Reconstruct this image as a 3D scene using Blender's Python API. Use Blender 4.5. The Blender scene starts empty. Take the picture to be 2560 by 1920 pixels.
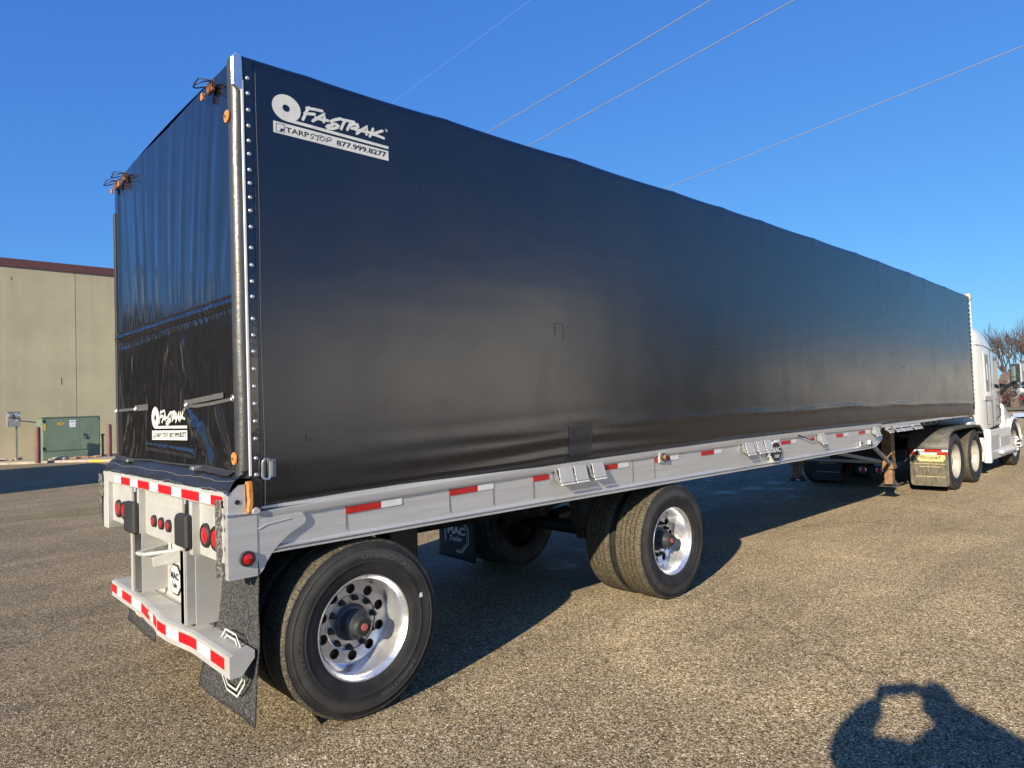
import bpy, bmesh, math, random
from math import sin, cos, pi, radians, sqrt, atan2
from mathutils import Vector, Matrix, noise
random.seed(7)
SC = bpy.context.scene
COL = SC.collection

# ---------------------------------------------------------------- camera
CAM = Vector((-1.3746, -3.4626, 1.7471))
yaw, pit, rol = radians(47.0087), radians(1.9381), radians(-2.0139)
F = Vector((cos(yaw)*cos(pit), sin(yaw)*cos(pit), sin(pit)))
R = Vector((sin(yaw), -cos(yaw), 0)); U = R.cross(F)
R2 = cos(rol)*R + sin(rol)*U; U2 = -sin(rol)*R + cos(rol)*U
cd = bpy.data.cameras.new('camera'); cam = bpy.data.objects.new('camera', cd); COL.objects.link(cam)
cd.sensor_width = 36; cd.lens = 1690.0/2560*36; cd.clip_start = 0.02; cd.clip_end = 20000
M3 = Matrix((R2, U2, -F)).transposed().to_4x4(); M3.translation = CAM
cam.matrix_world = M3; SC.camera = cam

# ---------------------------------------------------------------- sky and sun
SUN_AZ, SUN_EL = 198.5, 20.5            # math azimuth of the sun, degrees from +X
w = bpy.data.worlds.new('World'); SC.world = w; w.use_nodes = True
nt = w.node_tree; nt.nodes.clear()
wo = nt.nodes.new('ShaderNodeOutputWorld'); bg = nt.nodes.new('ShaderNodeBackground')
sk = nt.nodes.new('ShaderNodeTexSky'); sk.sky_type = 'NISHITA'; sk.sun_disc = False
sk.sun_elevation = radians(SUN_EL); sk.sun_rotation = radians(90-SUN_AZ)
sk.altitude = 200; sk.air_density = 1.0; sk.dust_density = 0.3; sk.ozone_density = 2.2
bg.inputs['Strength'].default_value = 0.095
# per-channel tone of the whole sky dome, as the phone rendered it (deeper blue, softer horizon)
sp = nt.nodes.new('ShaderNodeSeparateColor'); cb = nt.nodes.new('ShaderNodeCombineColor'); nt.links.new(sk.outputs[0], sp.inputs[0])
for i, (gm, ml) in enumerate(((.80, .40), (.69, .975), (.40, 2.80))):
    a_ = nt.nodes.new('ShaderNodeMath'); a_.operation = 'POWER'; a_.inputs[1].default_value = gm; nt.links.new(sp.outputs[i], a_.inputs[0])
    b_ = nt.nodes.new('ShaderNodeMath'); b_.operation = 'MULTIPLY'; b_.inputs[1].default_value = ml; nt.links.new(a_.outputs[0], b_.inputs[0]); nt.links.new(b_.outputs[0], cb.inputs[i])
nt.links.new(cb.outputs[0], bg.inputs[0]); nt.links.new(bg.outputs[0], wo.inputs[0])
sd = bpy.data.lights.new('sun', 'SUN'); sd.energy = 4.6; sd.angle = radians(0.5); sd.color = (1.0, .87, .66)
so = bpy.data.objects.new('sun', sd); COL.objects.link(so)
to_sun = Vector((cos(radians(SUN_AZ))*cos(radians(SUN_EL)), sin(radians(SUN_AZ))*cos(radians(SUN_EL)), sin(radians(SUN_EL))))
so.rotation_euler = to_sun.to_track_quat('Z', 'Y').to_euler(); so.location = (-20, -20, 20)
vs = SC.view_settings; vs.view_transform = 'Standard'; vs.look = 'None'; vs.gamma = 1; vs.exposure = 0.75
vs.use_curve_mapping = False

# ---------------------------------------------------------------- materials
def nodes(name):
    m = bpy.data.materials.new(name); m.use_nodes = True
    t = m.node_tree; b = t.nodes['Principled BSDF']
    return m, t, b
def N(t, ty, **kw):
    n = t.nodes.new(ty)
    for k, v in kw.items():
        if k in n.inputs: n.inputs[k].default_value = v
        else: setattr(n, k, v)
    return n
def ramp(t, fac, stops, interp='LINEAR'):
    r = t.nodes.new('ShaderNodeValToRGB'); r.color_ramp.interpolation = interp
    e = r.color_ramp.elements
    while len(e) < len(stops): e.new(.5)
    for q, (p, c) in zip(e, stops): q.position = p; q.color = (*c, 1) if len(c) == 3 else c
    t.links.new(fac, r.inputs[0]); return r.outputs[0]
def mix(t, a, b, fac, mode='MIX'):
    n = t.nodes.new('ShaderNodeMix'); n.data_type = 'RGBA'; n.blend_type = mode
    for s, v in ((n.inputs[0], fac), (n.inputs[6], a), (n.inputs[7], b)):
        if hasattr(v, 'is_output'): t.links.new(v, s)
        else: s.default_value = v if not isinstance(v, tuple) else (*v, 1)
    return n.outputs[2]
def g3(v): return (v, v, v)
def pm(name, col, rough=.5, metal=0., var=.12, vs_=6., bump=0., bs=60., spec=.5, rv=.08, dirt=None, dcol=(.13,.11,.085), coat=0, stretch=None, ds=5.):
    m, t, b = nodes(name)
    tc = N(t, 'ShaderNodeTexCoord'); src = tc.outputs['Object']
    if stretch:
        mp = N(t, 'ShaderNodeMapping'); mp.inputs['Scale'].default_value = stretch; t.links.new(src, mp.inputs[0]); src = mp.outputs[0]
    n1 = N(t, 'ShaderNodeTexNoise', Scale=vs_, Detail=6.0); t.links.new(src, n1.inputs['Vector'])
    lo = tuple(c*(1-var) for c in col); hi = tuple(min(1, c*(1+var)) for c in col)
    c = ramp(t, n1.outputs[0], [(.3, lo), (.7, hi)])
    if dirt:
        n2 = N(t, 'ShaderNodeTexNoise', Scale=ds, Detail=8.0, Roughness=.75); t.links.new(src, n2.inputs['Vector'])
        f = ramp(t, n2.outputs[0], [(.62-dirt*.35, g3(0)), (.78-dirt*.2, g3(min(1, .5+dirt)))])
        c = mix(t, c, dcol, f)
        rr = ramp(t, f, [(0, g3(rough)), (1, g3(.85))]); t.links.new(rr, b.inputs['Roughness'])
    else:
        rr = ramp(t, n1.outputs[0], [(.3, g3(max(.02, rough-rv))), (.7, g3(min(1, rough+rv)))]); t.links.new(rr, b.inputs['Roughness'])
    t.links.new(c, b.inputs['Base Color'])
    b.inputs['Metallic'].default_value = metal; b.inputs['Specular IOR Level'].default_value = spec
    b.inputs['Coat Weight'].default_value = coat
    if bump:
        n3 = N(t, 'ShaderNodeTexNoise', Scale=bs, Detail=5.0); t.links.new(src, n3.inputs['Vector'])
        bp = N(t, 'ShaderNodeBump', Strength=bump, Distance=.01); t.links.new(n3.outputs[0], bp.inputs['Height']); t.links.new(bp.outputs[0], b.inputs['Normal'])
    return m

def asphalt_mat():
    m, t, b = nodes('exposed_aggregate_asphalt')
    tc = N(t, 'ShaderNodeTexCoord'); P = tc.outputs['Object']
    nd = N(t, 'ShaderNodeTexNoise', Scale=60.0, Detail=2.0); t.links.new(P, nd.inputs['Vector'])
    off = N(t, 'ShaderNodeVectorMath', operation='SCALE'); t.links.new(nd.outputs['Color'], off.inputs[0]); off.inputs['Scale'].default_value = .012
    ad = N(t, 'ShaderNodeVectorMath', operation='ADD'); t.links.new(P, ad.inputs[0]); t.links.new(off.outputs[0], ad.inputs[1]); Q = ad.outputs[0]
    def vor(scale):
        v = N(t, 'ShaderNodeTexVoronoi', Scale=scale); v.feature = 'F1'; t.links.new(Q, v.inputs['Vector'])
        s = N(t, 'ShaderNodeSeparateColor'); t.links.new(v.outputs['Color'], s.inputs[0])
        return v, s
    v1, s1 = vor(140.0); v2, s2 = vor(86.0)
    stones = [(0, (.048,.037,.024)), (.2, (.125,.097,.058)), (.45, (.275,.214,.126)), (.7, (.43,.34,.208)), (.88, (.58,.485,.33)), (1, (.72,.66,.54))]
    c1 = ramp(t, s1.outputs[0], stones); c2 = ramp(t, s2.outputs[1], stones)
    sel = ramp(t, s2.outputs[0], [(.66, g3(0)), (.68, g3(1))])
    c = mix(t, c1, c2, sel)
    d = mix(t, v1.outputs['Distance'], v2.outputs['Distance'], sel)
    edge = ramp(t, d, [(.34, g3(1)), (.68, g3(.30))])
    c = mix(t, c, edge, .85, 'MULTIPLY')
    # broad wear, bands from traffic and damp blotches
    n1 = N(t, 'ShaderNodeTexNoise', Scale=.55, Detail=7.0, Roughness=.62); t.links.new(P, n1.inputs['Vector'])
    wv = ramp(t, n1.outputs[0], [(.28, g3(.74)), (.5, g3(.98)), (.72, g3(1.18))])
    c = mix(t, c, wv, 1.0, 'MULTIPLY')
    mp = N(t, 'ShaderNodeMapping'); mp.inputs['Scale'].default_value = (.25, 2.2, 1); mp.inputs['Rotation'].default_value = (0, 0, radians(-12)); t.links.new(P, mp.inputs[0])
    n2 = N(t, 'ShaderNodeTexNoise', Scale=.9, Detail=5.0, Roughness=.6); t.links.new(mp.outputs[0], n2.inputs['Vector'])
    c = mix(t, c, ramp(t, n2.outputs[0], [(.35, (.86,.86,.87)), (.6, (1.06,1.05,1.02))]), 1.0, 'MULTIPLY')
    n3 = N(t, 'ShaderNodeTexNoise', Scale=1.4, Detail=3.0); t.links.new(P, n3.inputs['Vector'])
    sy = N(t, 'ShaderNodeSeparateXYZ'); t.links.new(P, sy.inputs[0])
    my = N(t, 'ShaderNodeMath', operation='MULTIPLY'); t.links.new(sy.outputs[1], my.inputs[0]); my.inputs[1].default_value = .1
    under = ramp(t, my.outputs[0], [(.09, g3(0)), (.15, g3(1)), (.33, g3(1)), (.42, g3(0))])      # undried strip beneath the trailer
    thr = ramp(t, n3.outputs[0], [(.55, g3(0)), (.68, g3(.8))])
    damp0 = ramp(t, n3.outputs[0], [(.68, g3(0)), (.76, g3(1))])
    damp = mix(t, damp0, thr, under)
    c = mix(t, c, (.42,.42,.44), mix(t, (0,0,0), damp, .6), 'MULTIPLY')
    # pale chalky scrub arcs left by turning tyres
    mc = N(t, 'ShaderNodeMapping'); mc.inputs['Location'].default_value = (-3.2, 1.2, 0); t.links.new(P, mc.inputs[0])
    wvn = N(t, 'ShaderNodeTexWave', Scale=.16, Distortion=3.0, Detail=3.0); wvn.wave_type = 'RINGS'; wvn.rings_direction = 'Z'; t.links.new(mc.outputs[0], wvn.inputs['Vector']); wvn.inputs['Detail Scale'].default_value = .6
    arcs = ramp(t, wvn.outputs['Fac'], [(.90, g3(0)), (1.0, g3(1))])
    arcs = mix(t, arcs, ramp(t, n1.outputs[0], [(.45, g3(0)), (.62, g3(1))]), 1.0, 'MULTIPLY')
    c = mix(t, c, (1.13,1.12,1.10), arcs, 'MULTIPLY')
    # hairline cracks
    nw = N(t, 'ShaderNodeTexNoise', Scale=2.2, Detail=4.0); t.links.new(P, nw.inputs['Vector'])
    o2 = N(t, 'ShaderNodeVectorMath', operation='SCALE'); t.links.new(nw.outputs['Color'], o2.inputs[0]); o2.inputs['Scale'].default_value = .55
    a2 = N(t, 'ShaderNodeVectorMath', operation='ADD'); t.links.new(P, a2.inputs[0]); t.links.new(o2.outputs[0], a2.inputs[1])
    vc = N(t, 'ShaderNodeTexVoronoi', Scale=.16); vc.feature = 'DISTANCE_TO_EDGE'; t.links.new(a2.outputs[0], vc.inputs['Vector'])
    cr = ramp(t, vc.outputs['Distance'], [(.0, g3(.6)), (.0025, g3(1))])
    c = mix(t, c, cr, .8, 'MULTIPLY')
    t.links.new(c, b.inputs['Base Color'])
    t.links.new(ramp(t, damp, [(0, g3(.82)), (1, g3(.38))]), b.inputs['Roughness'])
    b.inputs['Specular IOR Level'].default_value = .25; b.inputs['Diffuse Roughness'].default_value = 1.0
    inv = ramp(t, d, [(0, g3(1)), (.6, g3(0))], 'EASE')
    bp = N(t, 'ShaderNodeBump', Strength=.75, Distance=.006); t.links.new(inv, bp.inputs['Height']); t.links.new(bp.outputs[0], b.inputs['Normal'])
    return m

def vinyl(name, base, rough, bumpy=.0, bs=9., streaks=False, weave=.0, sp_=.5):
    m, t, b = nodes(name)
    tc = N(t, 'ShaderNodeTexCoord'); P = tc.outputs['Object']
    n1 = N(t, 'ShaderNodeTexNoise', Scale=3.0, Detail=7.0); t.links.new(P, n1.inputs['Vector'])
    c = ramp(t, n1.outputs[0], [(.3, tuple(x*.85 for x in base)), (.7, tuple(x*1.2 for x in base))])
    if streaks:
        mp = N(t, 'ShaderNodeMapping'); mp.inputs['Scale'].default_value = (9, 9, .55); t.links.new(P, mp.inputs[0])
        n2 = N(t, 'ShaderNodeTexNoise', Scale=1.0, Detail=8.0, Roughness=.7); t.links.new(mp.outputs[0], n2.inputs['Vector'])
        f = ramp(t, n2.outputs[0], [(.60, g3(0)), (1.0, g3(.22))])
        c = mix(t, c, (.035,.035,.035), f)
        # dust and dried splashes scattered over the fabric
        nsp = N(t, 'ShaderNodeTexVoronoi', Scale=7.0); t.links.new(P, nsp.inputs['Vector'])
        f2 = ramp(t, nsp.outputs['Distance'], [(.0, g3(.9)), (.022, g3(0))])
        c = mix(t, c, (.3,.29,.27), mix(t, (0,0,0), f2, .6))
    t.links.new(c, b.inputs['Base Color'])
    rn = N(t, 'ShaderNodeTexNoise', Scale=1.7, Detail=6.0); t.links.new(P, rn.inputs['Vector'])
    t.links.new(ramp(t, rn.outputs[0], [(.3, g3(rough*.88)), (.7, g3(rough*1.12))]), b.inputs['Roughness'])
    b.inputs['Specular IOR Level'].default_value = sp_
    nz = None
    if bumpy:
        n3 = N(t, 'ShaderNodeTexNoise', Scale=bs, Detail=4.0, Roughness=.5, Distortion=.6); t.links.new(P, n3.inputs['Vector'])
        bp = N(t, 'ShaderNodeBump', Strength=bumpy, Distance=.02); t.links.new(n3.outputs[0], bp.inputs['Height']); nz = bp
    if weave:
        n4 = N(t, 'ShaderNodeTexNoise', Scale=420.0, Detail=1.0); t.links.new(P, n4.inputs['Vector'])
        bp = N(t, 'ShaderNodeBump', Strength=weave, Distance=.002); t.links.new(n4.outputs[0], bp.inputs['Height'])
        if nz: t.links.new(nz.outputs[0], bp.inputs['Normal'])
        nz = bp
    if nz: t.links.new(nz.outputs[0], b.inputs['Normal'])
    return m

def tire_mat(name, muddy):
    m, t, b = nodes(name)
    tc = N(t, 'ShaderNodeTexCoord'); P = tc.outputs['Object']
    sx = N(t, 'ShaderNodeSeparateXYZ'); t.links.new(P, sx.inputs[0])
    sq = N(t, 'ShaderNodeVectorMath', operation='MULTIPLY'); t.links.new(P, sq.inputs[0]); sq.inputs[1].default_value = (1, 0, 1)
    ln = N(t, 'ShaderNodeVectorMath', operation='LENGTH'); t.links.new(sq.outputs[0], ln.inputs[0])
    n1 = N(t, 'ShaderNodeTexNoise', Scale=85.0, Detail=5.0, Roughness=.8); t.links.new(P, n1.inputs['Vector'])
    n2 = N(t, 'ShaderNodeTexNoise', Scale=7.0, Detail=6.0); t.links.new(P, n2.inputs['Vector'])
    side = ramp(t, n2.outputs[0], [(.3, (.014,.014,.015)), (.7, (.034,.033,.032))])
    mud = ramp(t, n1.outputs[0], [(.40, (.018,.016,.012)), (.5, (.075,.062,.040)), (.64, (.24,.20,.13))])
    tread = mix(t, (.035,.033,.03), mud, ramp(t, n1.outputs[0], [(.50-muddy*.2, g3(.25)), (.56-muddy*.12, g3(1))]))
    f = ramp(t, ln.outputs['Value'], [(.480, g3(0)), (.497, g3(1))])
    fine = mix(t, f, g3(1), mix(t, (0,0,0), n2.outputs[0], .0))
    c = mix(t, side, tread, fine)
    # scuffed dusty ring on the sidewall
    ring = ramp(t, ln.outputs['Value'], [(.395, g3(0)), (.42, g3(.55)), (.445, g3(.5)), (.46, g3(0))])
    ring = mix(t, ring, n2.outputs[0], 1.0, 'MULTIPLY')
    c = mix(t, c, (.12,.115,.10), ring)
    t.links.new(c, b.inputs['Base Color']); b.inputs['Roughness'].default_value = .68; b.inputs['Specular IOR Level'].default_value = .35
    bp = N(t, 'ShaderNodeBump', Strength=.5, Distance=.004); t.links.new(n1.outputs[0], bp.inputs['Height'])
    t.links.new(bp.outputs[0], b.inputs['Normal'])
    return m

def wall_mat():
    m, t, b = nodes('tan_precast_concrete')
    tc = N(t, 'ShaderNodeTexCoord'); P = tc.outputs['Object']
    n1 = N(t, 'ShaderNodeTexNoise', Scale=.5, Detail=8.0, Roughness=.65); t.links.new(P, n1.inputs['Vector'])
    mp = N(t, 'ShaderNodeMapping'); mp.inputs['Scale'].default_value = (3, 3, .16); t.links.new(P, mp.inputs[0])
    n2 = N(t, 'ShaderNodeTexNoise', Scale=1.0, Detail=6.0); t.links.new(mp.outputs[0], n2.inputs['Vector'])
    n3 = N(t, 'ShaderNodeTexNoise', Scale=30.0, Detail=6.0, Roughness=.8); t.links.new(P, n3.inputs['Vector'])
    c = ramp(t, n1.outputs[0], [(.3, (.47,.415,.28)), (.7, (.59,.525,.36))])
    c = mix(t, c, ramp(t, n2.outputs[0], [(.3, g3(.95)), (.65, g3(1.02))]), 1.0, 'MULTIPLY')
    c = mix(t, c, ramp(t, n3.outputs[0], [(.3, g3(.88)), (.7, g3(1.08))]), 1.0, 'MULTIPLY')
    t.links.new(c, b.inputs['Base Color']); b.inputs['Roughness'].default_value = .9; b.inputs['Diffuse Roughness'].default_value = .8
    bp = N(t, 'ShaderNodeBump', Strength=.35, Distance=.02); t.links.new(n3.outputs[0], bp.inputs['Height']); t.links.new(bp.outputs[0], b.inputs['Normal'])
    return m

M = {}
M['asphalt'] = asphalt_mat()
M['curtain'] = vinyl('black_side_vinyl', (.0035,.0042,.0062), .265, bumpy=.035, bs=5., streaks=True, sp_=1.0)
M['gloss'] = vinyl('glossy_black_rear_vinyl', (.008,.008,.009), .14, bumpy=.08, bs=10., sp_=1.0)
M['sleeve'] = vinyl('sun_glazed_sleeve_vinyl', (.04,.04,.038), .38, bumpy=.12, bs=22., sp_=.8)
M['apron'] = vinyl('weathered_apron_vinyl', (.018,.018,.018), .36, bumpy=.2, bs=14., sp_=.35)
M['strapblk'] = vinyl('matte_black_webbing', (.03,.03,.03), .6, bumpy=.1, bs=60.)
M['webbing'] = pm('faded_grey_webbing', (.085,.082,.08), .8, var=.35, vs_=60., bump=.4, bs=200.)
M['seam'] = pm('grey_stitching', (.16,.155,.15), .7)
M['frayed'] = pm('frayed_worn_vinyl', (.03,.03,.03), .75, dirt=.5, dcol=(.34,.32,.28), bump=1.0, bs=90., ds=70.)
M['alu'] = pm('dull_aluminium', (.60,.60,.585), .42, .55, var=.09, vs_=3., stretch=(.4, 3, 9), bump=.04, bs=40., dirt=.18, dcol=(.36,.34,.30), ds=9.)
M['alubright'] = pm('bright_aluminium', (.78,.78,.78), .25, .9, var=.05)
M['aluwhite'] = pm('sunlit_cast_aluminium', (.47,.46,.43), .55, .2, var=.10, vs_=5., bump=.15, bs=120., dirt=.2, dcol=(.36,.34,.29), ds=14.)  # even pale cast aluminium with a little dirt
M['polish'] = pm('polished_aluminium', (.84,.84,.84), .32, .80, var=.03, vs_=25., rv=.06, bump=.02, bs=35., coat=1.0)
M['polish'].node_tree.nodes['Principled BSDF'].inputs['Coat IOR'].default_value = 2.2
M['stud'] = pm('zinc_stud', (.62,.62,.63), .35, .8, var=.1)
M['black'] = pm('black_frame_paint', (.014,.014,.014), .55, dirt=.25, dcol=(.06,.055,.045), bump=.1)
M['rubber'] = pm('black_rubber', (.022,.022,.022), .62, var=.2, bump=.15)
M['rubberdirty'] = pm('spattered_mudflap_rubber', (.018,.018,.020), .7, dirt=.42, dcol=(.20,.195,.18), bump=.5, bs=120., ds=75.)
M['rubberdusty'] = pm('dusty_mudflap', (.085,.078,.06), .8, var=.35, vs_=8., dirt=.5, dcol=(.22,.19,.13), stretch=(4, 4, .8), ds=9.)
M['red'] = pm('red_reflective_tape', (.56,.006,.012), .32, var=.10, vs_=14., dirt=.10, dcol=(.3,.05,.04), ds=40.)
M['redside'] = pm('side_red_tape', (.42,.012,.010), .35, var=.12, vs_=14.)
M['white'] = pm('white_reflective_tape', (.66,.66,.65), .35, var=.05, vs_=14., dirt=.15, dcol=(.42,.40,.36), ds=50.)
M['decal'] = pm('off_white_print', (.66,.66,.61), .5, var=.07, vs_=16., dirt=.08, dcol=(.4,.39,.35), ds=30.)
M['ink'] = pm('black_print', (.012,.013,.016), .45)
M['lens'] = pm('red_lamp_lens', (.52,.008,.012), .16, var=.15, vs_=60., bump=.25, bs=220., coat=.5)
M['amber'] = pm('amber_lamp_lens', (.75,.24,.02), .2, var=.2, vs_=60., coat=.5)
M['orange'] = pm('rusty_orange_washer', (.55,.23,.06), .6, .1, var=.25, vs_=40., bump=.3)
M['rust'] = pm('rusted_steel', (.19,.085,.035), .75, .2, var=.45, vs_=18., bump=.5, bs=70.)
M['legsteel'] = pm('rusty_landing_leg', (.25,.145,.07), .72, .1, var=.4, vs_=14., bump=.4, dirt=.35, dcol=(.10,.075,.05), ds=9.)
M['galv'] = pm('galvanised_steel', (.30,.31,.31), .5, .6, var=.2, vs_=12.)
M['hub'] = pm('greasy_grey_hub', (.075,.078,.080), .42, .6, var=.35, vs_=15., dirt=.3, dcol=(.07,.05,.035), ds=20.)
M['nut'] = pm('rusty_lug_nut', (.085,.068,.045), .6, .6, var=.3, vs_=50.)
M['hubred'] = pm('faded_red_plug', (.42,.10,.09), .6)
M['tyre'] = tire_mat('tyre_rubber_dusty_tread', .35)
M['tyremud'] = tire_mat('tyre_rubber_muddy_tread', 1.0)
M['tyretext'] = pm('raised_sidewall_lettering', (.078,.077,.073), .6, bump=.3, bs=150.)
M['cab'] = pm('white_cab_paint', (.74,.725,.67), .28, var=.04, vs_=3., coat=.4, dirt=.12, dcol=(.50,.47,.40), ds=6.)
M['cabgrey'] = pm('grey_step_fairing', (.42,.42,.40), .5, var=.08)
M['brownbox'] = pm('dark_brown_box_paint', (.045,.036,.030), .6)
M['glass'] = pm('dark_window_glass', (.02,.025,.03), .05, 0, var=.1, spec=.8)
M['dirtywheel'] = pm('dusty_white_wheel', (.40,.385,.33), .55, .1, var=.15, vs_=9., dirt=.3, dcol=(.25,.22,.17), ds=12.)
M['fender'] = pm('grey_plastic_fender', (.10,.10,.095), .55, dirt=.4, dcol=(.22,.20,.16), ds=8., bump=.1)
M['gold'] = pm('gold_print', (.62,.50,.22), .5, var=.2, vs_=30.)
M['wall'] = wall_mat()
M['cap'] = pm('maroon_metal_coping', (.115,.045,.040), .5, var=.06)
M['joint'] = pm('dark_caulk_joint', (.13,.115,.09), .85)
M['green'] = pm('faded_green_cabinet', (.155,.215,.155), .55, var=.12, vs_=1.6, dirt=.12, dcol=(.22,.22,.16), ds=3.)
M['bollard'] = pm('maroon_bollard_paint', (.17,.068,.062), .6, var=.2, vs_=7., dirt=.2, dcol=(.30,.19,.16), ds=6.)
M['meter'] = pm('weathered_grey_meter_box', (.30,.30,.29), .55, .3, var=.2, vs_=12.)
M['concrete'] = pm('worn_concrete', (.40,.35,.27), .9, var=.15, vs_=2., bump=.3, bs=30., dirt=.3, dcol=(.24,.20,.15), ds=3.)
M['yellow'] = pm('yellow_curb_paint', (.62,.40,.06), .7, var=.2, vs_=9.)
M['yellowlab'] = pm('yellow_warning_label', (.70,.45,.04), .6)
M['paper'] = pm('white_notice', (.78,.80,.82), .6)
M['brick'] = pm('broken_brick_rubble', (.45,.25,.15), .9, var=.35, vs_=20., bump=.5)
M['stone'] = pm('tan_rubble', (.42,.36,.27), .9, var=.3, vs_=20., bump=.5)
M['bark'] = pm('grey_brown_bark', (.115,.078,.060), .9, var=.3, vs_=6., bump=.4)
M['twig'] = pm('reddish_twigs', (.13,.092,.078), .9, var=.3, vs_=2.)
M['grass'] = pm('dormant_winter_grass', (.20,.175,.085), .95, var=.35, vs_=.8, bump=1.0, bs=20.)
M['snow'] = pm('old_snow', (.80,.82,.84), .7, var=.06, vs_=4., bump=.6, bs=8.)
M['shrub'] = pm('russet_shrub_leaves', (.085,.062,.048), .85, var=.4, vs_=5.)
M['redcar'] = pm('red_car_paint', (.50,.010,.025), .25, coat=.6)
M['whitecar'] = pm('white_car_paint', (.78,.78,.78), .25, coat=.6)
M['wood'] = pm('weathered_pole_wood', (.16,.11,.075), .85, var=.3, vs_=8.)
M['wire'] = pm('overhead_cable', (.30,.29,.28), .6, .2)
M['beige'] = pm('beige_metal_siding', (.58,.54,.46), .7, var=.08, vs_=1.5)
M['whitewall'] = pm('white_metal_siding', (.86,.82,.73), .7, var=.04, vs_=1.5)
M['greyroof'] = pm('grey_roof', (.16,.16,.17), .8)
M['conifer'] = pm('dark_conifer', (.035,.050,.028), .9, var=.4, vs_=2.)
M['skin'] = pm('skin', (.50,.30,.21), .5)
M['jacket'] = pm('dark_jacket', (.03,.035,.05), .8, var=.2, bump=.3)
M['jeans'] = pm('blue_jeans', (.05,.075,.14), .85, var=.2)
M['hair'] = pm('brown_hair', (.05,.03,.02), .6)
M['puddle'] = pm('shallow_puddle_water', (.018,.017,.015), .04, 0, spec=.6, rv=.02)
M['mirror'] = pm('mirror_glass', (.55,.65,.60), .03, 1.0, rv=.01)
def tm():
    m, t, b = nodes('contrail_ice'); b.inputs['Base Color'].default_value = (.9,.93,1,1); b.inputs['Alpha'].default_value = .10
    n = N(t, 'ShaderNodeTexNoise', Scale=.01); b.inputs['Roughness'].default_value = 1; t.links.new(ramp(t, n.outputs[0], [(.3, g3(.015)), (.7, g3(.045))]), b.inputs['Alpha']); return m
M['contrail'] = tm()

# ---------------------------------------------------------------- mesh helpers
class MB:
    def __init__(s): s.v = []; s.f = []; s.mi = []; s.cur = 0
    def add(s, vs, fs):
        o = len(s.v); s.v += [tuple(q) for q in vs]; s.f += [tuple(i+o for i in f) for f in fs]; s.mi += [s.cur]*len(fs); return s
    def box(s, x0, x1, y0, y1, z0, z1):
        v = [(x, y, z) for x in (x0, x1) for y in (y0, y1) for z in (z0, z1)]
        return s.add(v, [(0,1,3,2),(4,6,7,5),(0,4,5,1),(2,3,7,6),(0,2,6,4),(1,5,7,3)])
    def hexa(s, p):   # 8 corners: bottom 4 ccw, top 4 ccw
        return s.add(p, [(3,2,1,0),(4,5,6,7),(0,1,5,4),(1,2,6,5),(2,3,7,6),(3,0,4,7)])
    def prism(s, poly, a, fixed0, fixed1):
        # poly 2d in the two other axes; a = axis of extrusion
        def mk(q, h): l = list(q); l.insert(a, h); return tuple(l)
        n = len(poly); v = [mk(q, fixed0) for q in poly]+[mk(q, fixed1) for q in poly]
        fs = [tuple(range(n))[::-1], tuple(range(n, 2*n))]+[(i, (i+1) % n, n+(i+1) % n, n+i) for i in range(n)]
        return s.add(v, fs)
    def tube(s, pts, r, n=8, caps=True):
        pts = [Vector(p) for p in pts]; rs = r if isinstance(r, (list, tuple)) else [r]*len(pts)
        vs = []; fs = []; pu = None
        for i, p in enumerate(pts):
            d = (pts[min(i+1, len(pts)-1)]-pts[max(i-1, 0)]).normalized()
            if pu is None:
                pu = d.orthogonal().normalized()
            else:
                pu = (pu-d*pu.dot(d)); pu = pu.normalized() if pu.length > 1e-6 else d.orthogonal().normalized()
            w_ = d.cross(pu)
            for k in range(n):
                a = 2*pi*k/n; vs.append(p+(pu*cos(a)+w_*sin(a))*rs[i])
        for i in range(len(pts)-1):
            for k in range(n): fs.append((i*n+k, i*n+(k+1) % n, (i+1)*n+(k+1) % n, (i+1)*n+k))
        if caps: fs.append(tuple(range(n))[::-1]); fs.append(tuple((len(pts)-1)*n+k for k in range(n)))
        return s.add(vs, fs)
    def lathe(s, prof, n=48, axis='y', c=(0, 0, 0), closed=False):
        # prof: list of (r, h)
        vs = []
        for r, h in prof:
            for k in range(n):
                a = 2*pi*k/n
                q = {'y': (r*cos(a), h, r*sin(a)), 'z': (r*cos(a), r*sin(a), h), 'x': (h, r*cos(a), r*sin(a))}[axis]
                vs.append((q[0]+c[0], q[1]+c[1], q[2]+c[2]))
        m = len(prof); fs = []
        for i in range(m if closed else m-1):
            j = (i+1) % m
            for k in range(n): fs.append((i*n+k, i*n+(k+1) % n, j*n+(k+1) % n, j*n+k))
        return s.add(vs, fs)
    def grid(s, fn, nu, nv):
        vs = [fn(i/nu, j/nv) for j in range(nv+1) for i in range(nu+1)]
        fs = [(j*(nu+1)+i, j*(nu+1)+i+1, (j+1)*(nu+1)+i+1, (j+1)*(nu+1)+i) for j in range(nv) for i in range(nu)]
        return s.add(vs, fs)
    def build(s, name, mat, parent=None, smooth=False, bevel=0, loc=None, mats=None):
        me = bpy.data.meshes.new(name); me.from_pydata(s.v, [], s.f)
        bm = bmesh.new(); bm.from_mesh(me); bmesh.ops.recalc_face_normals(bm, faces=bm.faces)
        if bevel: bmesh.ops.bevel(bm, geom=bm.edges[:]+bm.verts[:], offset=bevel, segments=1, affect='EDGES', clamp_overlap=True)
        bm.to_mesh(me); bm.free()
        for q in (mats or [mat]): me.materials.append(M[q])
        if mats:
            for pl, i in zip(me.polygons, s.mi): pl.material_index = i
        if smooth:
            me.shade_smooth()
            try: me.set_sharp_from_angle(angle=radians(38))
            except Exception: pass
        o = bpy.data.objects.new(name, me); COL.objects.link(o)
        if loc: o.location = loc
        if parent: o.parent = parent
        return o
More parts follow.
